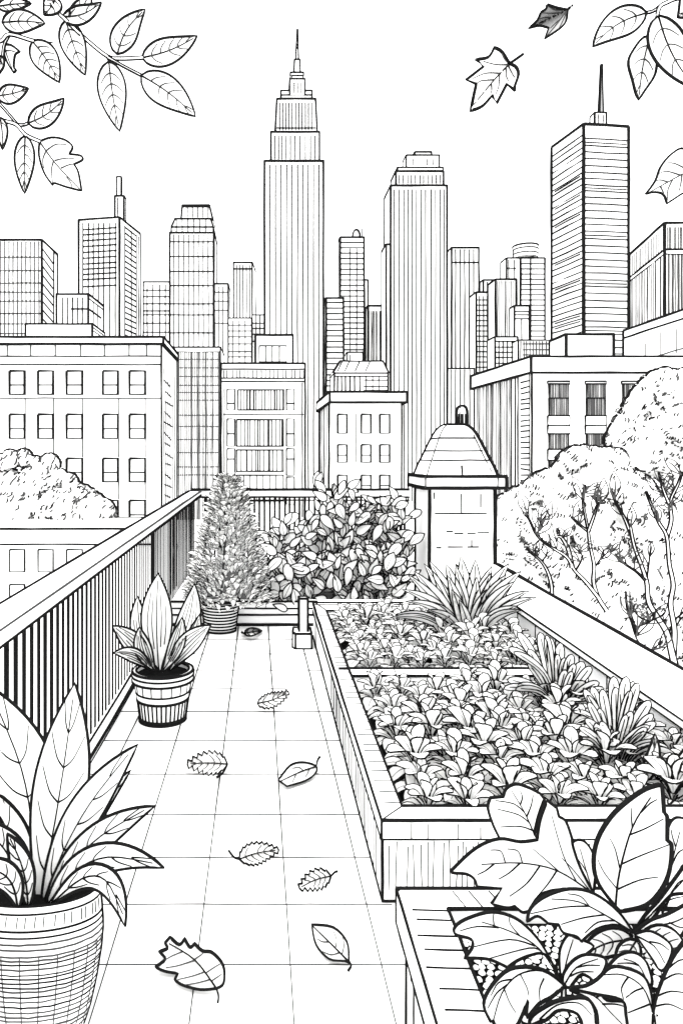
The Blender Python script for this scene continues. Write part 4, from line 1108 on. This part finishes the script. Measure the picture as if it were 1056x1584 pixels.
def strap_plant(label, base, tips, Y, w=2.4, wd=20, prof='strap', lines=2):
    b = at(base[0], base[1], Y); r = thing('strap_plant', label, 'plant', (b.x, Y, .19), 'strap-leaved tufts in the long raised bed')
    m = MB()
    tips = list(tips) + [(x_ + R.uniform(-12, 12), y_ + (base[1] - y_) * R.uniform(.02, .22), b_ * 1.1, w_ * .8) for x_, y_, b_, w_ in tips]
    tips.sort(key=lambda q: q[1])
    for k, (tx, ty, bend, wk) in enumerate(tips):
        bx = base[0] + (tx - base[0]) * .16
        Yt = Y + .10 - .24 * k / len(tips) + R.uniform(-.02, .02)
        auto_leaf(m, (bx, base[1] + R.uniform(-3, 3)), (tx, ty), wd * wk, bend, prof, (Y + R.uniform(-.012, .012), Yt), w, 1.2, 0, n=12, lines=lines)
    m.build('foliage', r)
strap_plant('largest strap-leaved tuft rising beside the chimney foot', (728, 998), [(622, 912, 20, .8), (612, 950, 18, .7), (818, 914, -18, .8), (640, 884, 8, 1), (664, 868, 6, 1.1), (690, 872, 3, 1.1), (805, 884, -14, 1.1), (712, 860, 2, 1.2), (786, 872, -10, 1.2), (735, 866, 0, 1.2), (760, 876, -6, 1.2), (800, 938, -16, .8), (650, 930, 14, .8), (698, 912, 4, .9), (752, 912, -6, .9)], 5.0, 1.2, 21, 'lance', 1)
strap_plant('middle strap-leaved tuft at the right rim of the long bed', (857, 1120), [(786, 1002, 26, .9), (784, 1052, 24, .9), (800, 978, 14, .9), (926, 1056, -14, .9), (834, 978, 4, 1), (850, 986, 2, .9), (866, 994, 0, 1), (884, 1012, -3, 1), (902, 1024, -6, 1.2), (918, 1084, -14, 1), (816, 1004, 10, .9), (874, 1036, -3, .9), (934, 1100, -20, .9), (800, 1060, 24, .8)], 3.55, 1.0, 15, 'strap', 0)
strap_plant('front strap-leaved tuft nearest the right end of the long bed', (948, 1202), [(902, 1066, 12, .8), (914, 1062, 8, .9), (1014, 1118, -18, .9), (1022, 1152, -22, .9), (930, 1066, 4, .9), (986, 1056, -6, 1), (1005, 1084, -10, 1.1), (948, 1046, 2, 1.1), (968, 1046, -1, 1.1), (904, 1112, 16, .8), (1044, 1172, -26, 1), (976, 1100, -4, .9), (928, 1116, 8, .8), (1000, 1126, -10, .8)], 2.95, 1.0, 16, 'strap', 0)
b = at(985, 1215, 2.72)
r = thing('arching_plant', 'arching long-leaved plant at the right corner of the long bed, cut by the photo edge', 'plant', (b.x, 2.72, .19))
fan_leaves(r, [((985, 1225), (1075, 1130), 26, 22, (2.75, 2.75)), ((985, 1222), (1080, 1165), 30, 26, (2.7, 2.68)), ((990, 1225), (1085, 1200), 30, 24, (2.68, 2.6)), ((980, 1225), (1012, 1135), 22, 10, (2.74, 2.78)), ((992, 1235), (1078, 1252), 34, 22, (2.62, 2.5))], w=2.6, vw=1.3, nv=3)

# ================================================================== BIG-LEAVED PLANTS (near bed)
def zp(pts, ox=704, oy=1200, k=3): return [(ox + p[0] / k, oy + p[1] / k) + tuple(p[2:]) for p in pts]
def traced(parent, pts, veins, Yb, Yt, w=4, vw=1.7, name='leaf', ox=704, oy=1200, fold=.1, stem=None, fill=V_, n=4):
    o = outline(zp(pts, ox, oy), n); m = MB(); vv = [([q[0]] if isinstance(q[0], (int, float)) else []) + zp(q[1:] if isinstance(q[0], (int, float)) else q, ox, oy) for q in veins]
    main = [q for q in vv if isinstance(q[0], (int, float))] or vv
    mm = main[0]; pts_ = mm[1:] if isinstance(mm[0], (int, float)) else mm
    dep = px_leaf(m, o, vv, (pts_[0], pts_[-1], Yb, Yt), w, vw, fill, fold)
    if stem: m.tube([dep(q[:2]) for q in catmull([Vector(s[:2]) for s in zp(stem, ox, oy)], 4)], 3.2)
    return m.build(name, parent)
def big_plant(label, c, Y):
    b = at(c[0], c[1], Y); r = thing('large_leaved_plant', label, 'plant', (b.x, Y, .33), 'large-leaved plants in the near bed')
    m = MB(); m.tube([Vector((b.x, Y + .02, .32)), Vector((b.x, Y + .01, (b.z + .32) / 2)), b], 1, P_, world=.005, sides=6); m.tube([Vector((b.x - .005, Y, .32)), b + Vector((-.004, -.005, 0))], 2.4); m.tube([Vector((b.x + .005, Y, .32)), b + Vector((.004, -.005, 0))], 2.4); m.build('stem', r); return r
s = 's'
A = big_plant('upper large-leaved plant with one upright pointed leaf in the near bed', (978, 1443), 1.62)
traced(A, [(365, 270, s), (380, 297, s), (300, 305), (205, 292, s), (175, 230), (150, 150), (162, 102, s), (222, 96, s), (235, 60), (280, 38), (340, 55), (392, 82, s), (412, 108, s), (385, 185)],
       [[2, (365, 270), (320, 170), (262, 72)], [(345, 220), (290, 180), (195, 155)], [(360, 255), (300, 235), (205, 238)], [(320, 170), (270, 130), (185, 115)], [(330, 190), (350, 140), (360, 90)], [(300, 135), (310, 100), (300, 70)]], 1.72, 1.76)
traced(A, [(640, 545, s), (590, 470), (545, 400), (528, 350), (545, 306), (590, 300), (630, 345), (650, 420)], [[1.5, (630, 520), (600, 420), (578, 340)], [(610, 450), (585, 410), (570, 390)]], 1.66, 1.7, 3)
traced(A, [(640, 545, s), (580, 430), (545, 330), (540, 290, s), (512, 212), (480, 190, s), (470, 150, s), (425, 115, s), (392, 205), (378, 297, s), (300, 306), (200, 292), (95, 335), (0, 420), (-18, 448), (50, 455), (88, 480), (98, 515, s), (215, 522, s), (165, 595, s), (240, 612), (275, 605, s), (310, 632), (340, 628, s), (385, 560), (450, 532), (540, 525)],
       [[2, (630, 540), (470, 440), (300, 405), (120, 412)], [(560, 490), (500, 370), (445, 180)], [(470, 440), (430, 500), (380, 560)], [(390, 420), (330, 500), (250, 560)], [(310, 405), (290, 350), (240, 340)], [(230, 400), (210, 350), (160, 345)], [(300, 405), (250, 450), (200, 480)], [(180, 408), (140, 440), (100, 460)], [(620, 530), (540, 430), (490, 380)], [(480, 445), (430, 400), (360, 340)]], 1.64, 1.70)
traced(A, [(740, 605, s), (662, 500), (640, 400), (660, 290), (722, 188), (800, 115), (880, 62), (956, 38, s), (966, 172, s), (980, 192), (980, 302, s), (1000, 322), (990, 440), (950, 530), (880, 600), (765, 628, s)],
       [[2.6, (742, 605), (760, 450), (820, 240), (905, 100)], [(745, 520), (690, 450), (660, 390)], [(762, 430), (740, 340), (715, 290)], [(820, 240), (815, 190), (815, 150)], [(745, 530), (850, 485), (940, 470)], [(770, 410), (860, 370), (990, 320)], [(805, 275), (880, 245), (965, 200)], [(860, 170), (900, 130), (935, 110)]], 1.57, 1.60, 6)
traced(A, [(826, 728, s), (880, 645), (940, 580), (1000, 500), (1075, 395, s), (1080, 545, s), (985, 560), (925, 650), (870, 700)], [[1.8, (828, 725), (910, 640), (1000, 545), (1070, 470)], [(960, 590), (1010, 570), (1060, 560)], [(1000, 545), (1030, 500), (1060, 480)]], 1.60, 1.62)
traced(A, [(826, 730, s), (900, 672), (985, 640), (1075, 590, s), (1085, 680, s), (1000, 800), (940, 760), (880, 735)], [[1.8, (828, 730), (920, 700), (1010, 680), (1075, 650)], [(920, 700), (960, 740), (990, 790)], [(990, 680), (1030, 700), (1060, 705)]], 1.56, 1.58)
traced(A, [(826, 728, s), (750, 625), (640, 545), (530, 525), (420, 558), (350, 612), (332, 675, s), (380, 650), (430, 685, s), (478, 690, s), (500, 728), (560, 745), (582, 768, s), (650, 712), (740, 690), (800, 715)],
       [[2, (826, 728), (700, 650), (570, 585), (445, 572)], [(620, 605), (500, 610), (350, 640)], [(690, 645), (590, 660), (490, 690)], [(620, 605), (580, 560), (520, 548)], [(740, 672), (660, 680), (600, 730)]], 1.53, 1.46)
traced(A, [(960, 640, s), (975, 420), (982, 260), (1010, 200), (1050, 195), (1085, 215, s), (1085, 420, s), (1050, 420), (1010, 520)], [[1.6, (965, 620), (1000, 420), (1040, 260)], [(1000, 420), (1030, 360), (1060, 340)], [(1020, 330), (1005, 280), (1000, 250)]], 1.68, 1.70, 3)
fan_leaves(A, [((976, 1452), (868, 1440), 52, 8, (1.60, 1.58)), ((978, 1454), (892, 1488), 46, 10, (1.58, 1.54)), ((984, 1454), (960, 1512), 40, 4, (1.56, 1.5)), ((990, 1450), (1064, 1492), 56, -10, (1.57, 1.54))], prof='ovate', w=3.4, vw=1.5, nv=5)
B = big_plant('lower large-leaved plant spreading over the pebbles in the near bed', (870, 1523), 1.46)
traced(B, [(494, 965, s), (430, 832), (370, 742), (280, 662), (170, 632), (60, 660), (0, 698), (0, 735), (72, 758), (76, 800), (40, 845, s), (150, 850), (240, 888, s), (300, 850), (400, 822), (455, 880)],
       [[2, (494, 965), (390, 805), (260, 725), (120, 678)], [(370, 790), (250, 760), (80, 795)], [(300, 745), (255, 690), (250, 655)], [(180, 700), (175, 660), (178, 640)], [(400, 815), (340, 800), (150, 850)], [(200, 705), (100, 700), (20, 720)]], 1.46, 1.5)
traced(B, [(494, 972, s), (482, 880), (486, 800), (520, 740), (555, 750), (640, 790), (590, 840), (520, 890)], [[1.8, (496, 965), (515, 860), (545, 760)]], 1.47, 1.5, 3)
traced(B, [(500, 980, s), (498, 925), (540, 862), (600, 830), (682, 840), (698, 880), (655, 955), (620, 935), (580, 925), (530, 985, s)], [[1.6, (505, 970), (560, 890), (660, 850)], [(560, 890), (610, 880), (670, 880)], [(530, 930), (580, 910), (640, 910)]], 1.43, 1.42, 3.4)
traced(B, [(508, 972, s), (430, 912), (350, 888), (250, 898), (172, 968), (130, 1060), (168, 1150, s), (270, 1175), (335, 1040, s), (330, 1120), (385, 1060), (440, 1030), (482, 995)],
       [[2, (500, 968), (400, 905), (290, 925), (215, 1010), (172, 1150)], [(225, 985), (250, 1050), (280, 1100)], [(300, 920), (330, 980), (340, 1020)], [(410, 940), (390, 990), (392, 1050)], [(260, 945), (200, 960), (165, 1020)], [(240, 970), (190, 1010), (150, 1080)]], 1.42, 1.36, 4.6)
traced(B, [(530, 995, s), (590, 985), (660, 1000), (700, 1040), (790, 1055), (800, 1170, s), (660, 1180, s), (652, 1090), (610, 1030)], [[1.8, (530, 995), (640, 1020), (720, 1100), (790, 1170)], [(680, 1060), (740, 1060), (780, 1070)], [(650, 1030), (690, 1010), (720, 1015)]], 1.42, 1.37)
traced(B, [(345, 1165, s), (350, 1120), (400, 1080), (480, 1042), (600, 1030), (645, 1085), (655, 1165, s), (590, 1165, s), (560, 1100), (480, 1085), (420, 1130)], [[1.6, (390, 1130), (470, 1065), (570, 1055), (630, 1110)]], 1.35, 1.3, 5)
C_ = big_plant('large-leaved plant in the bottom right corner of the near bed', (1010, 1566), 1.36)
traced(C_, [(918, 1095, s), (905, 1000), (872, 930), (800, 895), (720, 888), (655, 945), (600, 975), (530, 985), (640, 1010), (770, 1040), (790, 1110), (800, 1180, s), (905, 1180, s)],
       [[2, (915, 1095), (870, 985), (780, 925), (680, 925)], [(870, 985), (830, 1000), (790, 1030)], [(800, 935), (770, 985), (780, 1040)], [(900, 1060), (850, 1080), (800, 1100)]], 1.38, 1.34)
traced(C_, [(700, 892, s), (760, 832), (830, 820), (885, 865), (912, 950), (900, 985, s), (870, 925), (800, 893)], [[1.6, (895, 975), (850, 880), (780, 850)], [(850, 880), (810, 870), (750, 870)]], 1.42, 1.44, 3.4)
traced(C_, [(916, 1095, s), (935, 1010), (1000, 850), (1075, 745, s), (1085, 1000, s), (1085, 1190, s), (935, 1190, s)],
       [[2.4, (916, 1090), (950, 980), (1010, 850), (1070, 770)], [(960, 950), (1020, 920), (1075, 925)], [(940, 1020), (1000, 1000), (1075, 1010)], [(985, 895), (1030, 860), (1070, 850)], [(925, 1070), (990, 1060), (1060, 1090)]], 1.36, 1.38)
traced(C_, [(830, 735, s), (900, 720), (975, 760), (1005, 810), (975, 890), (945, 900), (905, 840)], [[1.8, (832, 740), (920, 790), (970, 870)], [(900, 770), (950, 780), (990, 810)]], 1.5, 1.44, 3)

# ================================================================== FALLEN AND FALLING LEAVES
def floor_leaf(label, base, tip, wd, bend=0, ser=0, tooth=0, stem=None, prof='ovate', nv=4, w=2.4, pts=None, veins=None, o=(0, 0), vw=1.2):
    """lies on the floor tiles, edges curling up a little"""
    m = MB(); c = (Vector(base) + Vector(tip)) / 2
    if pts is None:
        tmp = MB(); rs = R.getstate()
        L = MB()
        auto_leaf(L, base, tip, wd, bend, prof, (2, 2), w, vw, nv, ser=ser, tooth=tooth, stem=stem, n=14)
    else:
        L = MB(); oo = outline(zp(pts, *o)); vv = [([q[0]] if isinstance(q[0], (int, float)) else []) + zp(q[1:] if isinstance(q[0], (int, float)) else q, *o) for q in veins]
        px_leaf(L, oo, vv, (base, tip, 2, 2), w, vw, fold=0)
        if stem: L.tube([at(q.x, q.y, 2) for q in catmull([Vector(p) for p in stem], 4)], 2.6, taper=(.7, 1.2))
    Lm = max(10, (Vector(tip) - Vector(base)).length)
    fc = floor_at(c.x, c.y); k = fc.y / 2
    for p in L.v:
        # pixel of the drawn point, laid on the floor
        qx = p.x / p.y * F + VX; qy = VY - (p.z - EYE) / p.y * F
        rr = (Vector((qx, qy * 1.0)) - c).length / Lm
        z = .006 + .014 * min(1.2, (2 * rr) ** 2) + (2.0 - p.y) * k * .6
        m.v.append(floor_at(qx, qy, z))
    m.f = L.f; m.m = L.m
    return tag(m.build('fallen_leaf', None, base=(fc.x, fc.y, 0)), label, 'leaf', 'fallen leaves on the tiles')
floor_leaf('smallest oval leaf lying by the back planter', (378, 980), (405, 976), 13, -1, w=2, nv=3, stem=[(374, 978)])
floor_leaf('small toothed leaf on the tiles beside the far end of the long bed', (398, 1088), (446, 1070), 22, 3, ser=9, tooth=2.2, w=2, nv=5)
floor_leaf('crumpled many-pointed leaf on the tiles below the bucket planter', (352, 1182), (290, 1182), 34, 2, ser=8, tooth=4, w=2.2, nv=5, stem=[(345, 1195), (335, 1203)])
floor_leaf('smooth leaf with squared end and long stalk on the tiles', (489, 1184), (432, 1208), 0, pts=[(235, 920, 's'), (290, 852), (350, 837), (410, 855), (405, 890), (360, 922), (275, 948, 's')], veins=[[1.8, (410, 857), (340, 880), (245, 925)], [(350, 875), (330, 860), (300, 865)], [(380, 865), (370, 890), (360, 905)], [(320, 888), (310, 910), (300, 930)]], o=(352, 900), stem=[(489, 1185), (491, 1176), (495, 1170)], w=2.6)
floor_leaf('toothed leaf with stalk pointing left, on the middle of the path', (370, 1329), (431, 1315), 34, -3, ser=9, tooth=2.6, stem=[(362, 1326), (354, 1316)], w=2.4, nv=5)
floor_leaf('ragged leaf with stalk pointing right, on the path beside the bed corner', (512, 1355), (463, 1374), 30, 3, ser=7, tooth=3.6, stem=[(518, 1349), (522, 1348)], w=2.4, nv=5)
floor_leaf('largest jagged leaf lying on the near tiles', (334, 1528), (260, 1458), 0, pts=[(1005, 985, 's'), (1038, 960), (1036, 880), (985, 820), (940, 812), (903, 778, 's'), (882, 795), (857, 755, 's'), (832, 783), (790, 748, 's'), (766, 775, 's'), (778, 800), (740, 815, 's'), (768, 850), (723, 886, 's'), (765, 905), (826, 915, 's'), (812, 945, 's'), (850, 970), (930, 990)],
           veins=[[2, (1000, 980), (905, 855), (785, 778)], [(905, 855), (830, 880), (770, 890)], [(950, 910), (890, 930), (825, 945)], [(850, 815), (800, 835), (765, 855)], [(905, 850), (935, 830), (945, 820)], [(955, 915), (1000, 885), (1028, 870)], [(975, 945), (920, 960), (860, 970)], [(985, 950), (1015, 930), (1030, 920)]], o=(0, 1200), stem=[(334, 1527), (338, 1540), (337, 1551)], w=4)
floor_leaf('smooth pointed leaf with curved stalk on the near tiles', (541, 1488), (483, 1432), 0, pts=[(390, 690, 's'), (490, 703), (553, 770), (562, 850), (565, 868, 's'), (540, 858), (470, 848), (410, 782)], veins=[[2.2, (562, 862), (480, 780), (395, 697)], [(530, 830), (540, 780), (530, 740)], [(500, 800), (505, 760), (490, 720)], [(520, 820), (480, 830), (440, 815)], [(470, 770), (440, 770), (415, 755)]], o=(352, 1200), stem=[(541, 1488), (543, 1494), (538, 1502)], w=3)

def air_leaf(label, pts, veins, stem, Y, fill=V_, w=4, vw=1.5, ox=704, oy=0):
    o = outline(zp(pts, ox, oy), 4); vv = [([q[0]] if isinstance(q[0], (int, float)) else []) + zp(q[1:] if isinstance(q[0], (int, float)) else q, ox, oy) for q in veins]
    m = MB(); b, t = vv[0][1], vv[0][-1]
    dep = px_leaf(m, o, vv, (b, t, Y, Y * 1.04), w, vw, fill, .25)
    m.tube([dep(Vector(q[:2])) for q in zp(stem, ox, oy)], 3.4)
    c = at(b[0], b[1], Y)
    return tag(m.build('falling_leaf', None, base=c), label, 'leaf')
air_leaf('white many-pointed leaf drifting in the sky left of the banded tower', [(250, 295, s), (215, 240), (180, 220, s), (152, 265), (95, 275, s), (130, 308, s), (50, 370, s), (97, 388, s), (85, 440), (70, 515, s), (125, 492), (170, 443, s), (192, 478, s), (238, 390, s), (276, 420, s), (275, 400), (292, 345), (280, 310)],
         [[2.6, (250, 297), (180, 370), (85, 485)], [(245, 300), (190, 300), (130, 285)], [(205, 340), (140, 340), (80, 365)], [(180, 370), (120, 375), (100, 388)], [(205, 342), (200, 400), (185, 440)], [(165, 385), (168, 420), (160, 440)], [(245, 305), (262, 340), (275, 360)], [(235, 315), (235, 350), (245, 375)], [(215, 245), (225, 270), (240, 290)]], [(250, 295), (280, 275), (315, 250)], 2.6)
air_leaf('dark shaded leaf drifting at the very top of the sky', [(520, 45, s), (470, 35), (425, 20, s), (418, 42), (396, 55, s), (378, 95), (340, 130, s), (390, 120), (432, 130, s), (415, 178, s), (480, 135), (512, 100)],
         [[2, (518, 46), (450, 80), (350, 127)], [1.5, (515, 50), (470, 110), (420, 170)], [1.5, (500, 45), (460, 45), (425, 25)], [(480, 60), (440, 62), (400, 60)], [(515, 55), (500, 90), (480, 130)], [(450, 80), (420, 95), (390, 118)], [(490, 85), (460, 110), (440, 130)], [(440, 80), (410, 82), (385, 90)]], [(520, 45), (530, 35), (542, 25)], 2.5, fill=G_, w=2.8, vw=1.0)

# ================================================================== OVERHANGING BRANCHES
def hang_branch(label, stems, leaves, Y, ox=0, oy=0, extra=()):
    r = thing('leafy_branch', label, 'branch', at(*[(ox + stems[0][0][0] / 3), (oy + stems[0][0][1] / 3)], Y), 'branches hanging in from above')
    m = MB()
    for k, st in enumerate(stems):
        c = catmull([Vector(p) for p in zp(st, ox, oy)], 5); wd = 4.2 if k == 0 else 3.2
        pts = [at(q.x, q.y, Y + .02 * math.sin(i * .3)) for i, q in enumerate(c)]
        m.tube(pts, wd - 1.6, P_, sides=6)
        for sg in (-1, 1):
            o = []
            for i, q in enumerate(c):
                d = c[min(i + 1, len(c) - 1)] - c[max(i - 1, 0)]; d.normalize(); e_ = q + Vector((-d.y, d.x)) * sg * (wd / 2)
                o.append(at(e_.x, e_.y, Y + .02 * math.sin(i * .3)))
            m.tube(o, 2.2)
    m.build('twig', r)
    for (b, t, wd, bend, kw) in leaves:
        l = MB(); b_, t_ = zp([b, t], ox, oy); j = R.uniform(-.06, .06)
        k_ = dict(nv=4, w=2.9, vw=1.4, n=18); k_.update(kw)
        auto_leaf(l, b_, t_, wd / 3, bend / 3, k_.pop('prof', 'ovate'), (Y, Y + j), **k_); l.build('leaf', r)
    for (pts, veins) in extra: traced(r, pts, veins, Y + .03, Y + .05, 2.8, 1.4, ox=ox, oy=oy)
    return r
hang_branch('long leafy branch with four big leaves at its end, hanging from the top left', [[(-60, -420), (130, -160), (255, 35), (305, 92), (400, 182), (500, 262), (560, 272), (662, 268)], [(500, 265), (575, 308), (660, 352)], [(500, 265), (512, 290), (508, 320)]],
 [((545, 252), (674, 45), 125, -22, {}), ((660, 268), (914, 168), 135, 14, {'nv': 5}), ((656, 350), (907, 540), 150, -12, {'nv': 5}), ((506, 285), (556, 608), 138, 6, {'nv': 5}), ((306, 95), (396, 348), 120, 4, {}), ((292, 78), (470, 12), 95, 20, {}), ((262, -10), (205, 68), 95, -6, {'nv': 3}), ((330, 95), (420, -40), 90, 10, {'nv': 3}), ((120, -150), (60, 30), 95, 8, {})], 1.75)
hang_branch('short branch with crowded leaves in the top left corner', [[(-260, -60), (-100, 190), (0, 192), (45, 160), (150, 188), (246, 207)], [(45, 160), (20, 215), (12, 300)]],
 [((152, 192), (276, 382), 125, -8, {'nv': 5}), ((12, 105), (210, 108), 118, -8, {}), ((-10, 30), (146, 16), 70, -4, {}), ((10, 260), (-30, 370), 60, 4, {'nv': 2})], 1.7,
 extra=[([(20, 205, s), (55, 210), (95, 240, s), (72, 255), (66, 310), (76, 325), (65, 338, s), (35, 290), (18, 240)], [[1.6, (20, 208), (35, 260), (62, 330)], [(30, 235), (50, 235), (70, 240)]])])
hang_branch('lower left branch with an odd lobed leaf, hanging below the other two', [[(-300, 300), (-120, 480), (0, 552), (75, 578), (120, 625), (186, 656)], [(-60, 430), (0, 482), (78, 572)], [(75, 578), (110, 580), (135, 570)]],
 [((132, 572), (297, 458), 110, 14, {}), ((-10, 445), (132, 410), 95, 6, {'nv': 3}), ((118, 630), (115, 897), 98, 2, {'nv': 5}), ((0, 545), (12, 692), 55, -6, {'nv': 2})], 1.72,
 extra=[([(185, 656, s), (240, 638), (300, 648), (338, 680), (322, 715, s), (375, 722), (384, 742), (345, 762, s), (365, 800), (380, 886, s), (310, 868), (255, 850), (245, 860, s), (205, 800), (182, 720)], [[2, (186, 658), (260, 760), (375, 882)], [(215, 700), (260, 670), (310, 672)], [(255, 745), (300, 735), (345, 735)], [(285, 780), (320, 765), (345, 762)], [(250, 745), (240, 790), (245, 845)], [(215, 700), (200, 740), (205, 780)], [(310, 820), (330, 850), (335, 868)]])])
hang_branch('branch with broad leaves hanging in from the top right corner', [[(1300, -330), (1120, -60), (1000, 2), (950, 28), (936, 66)], [(950, 28), (915, 52), (880, 60)], [(936, 66), (925, 110), (900, 168)]],
 [((885, 60), (638, 215), 140, 26, {'w': 3.4}), ((902, 165), (850, 462), 140, 8, {'w': 3.4, 'wavy': .1}), ((940, 72), (1110, 410), 185, 22, {'w': 3.4}), ((1110, -30), (1030, 80), 110, -12, {'nv': 2})], 1.7, ox=704)
hang_branch('single toothed leaf reaching in from the right edge of the sky', [[(1500, 560), (1250, 700), (1120, 770)]], [], 1.66, ox=704,
 extra=[([(1125, 768, s), (1060, 690), (1000, 715), (950, 775), (925, 840), (880, 902, s), (920, 892), (962, 902), (980, 945, s), (1040, 905), (1090, 870)], [[1.8, (1120, 772), (1020, 825), (885, 900)], [(1080, 790), (1020, 760), (985, 755)], [(1040, 812), (980, 795), (945, 805)], [(985, 845), (950, 835), (930, 840)], [(1050, 810), (1045, 850), (1035, 890)], [(1005, 835), (985, 880), (982, 930)], [(950, 865), (960, 885), (965, 895)]])])
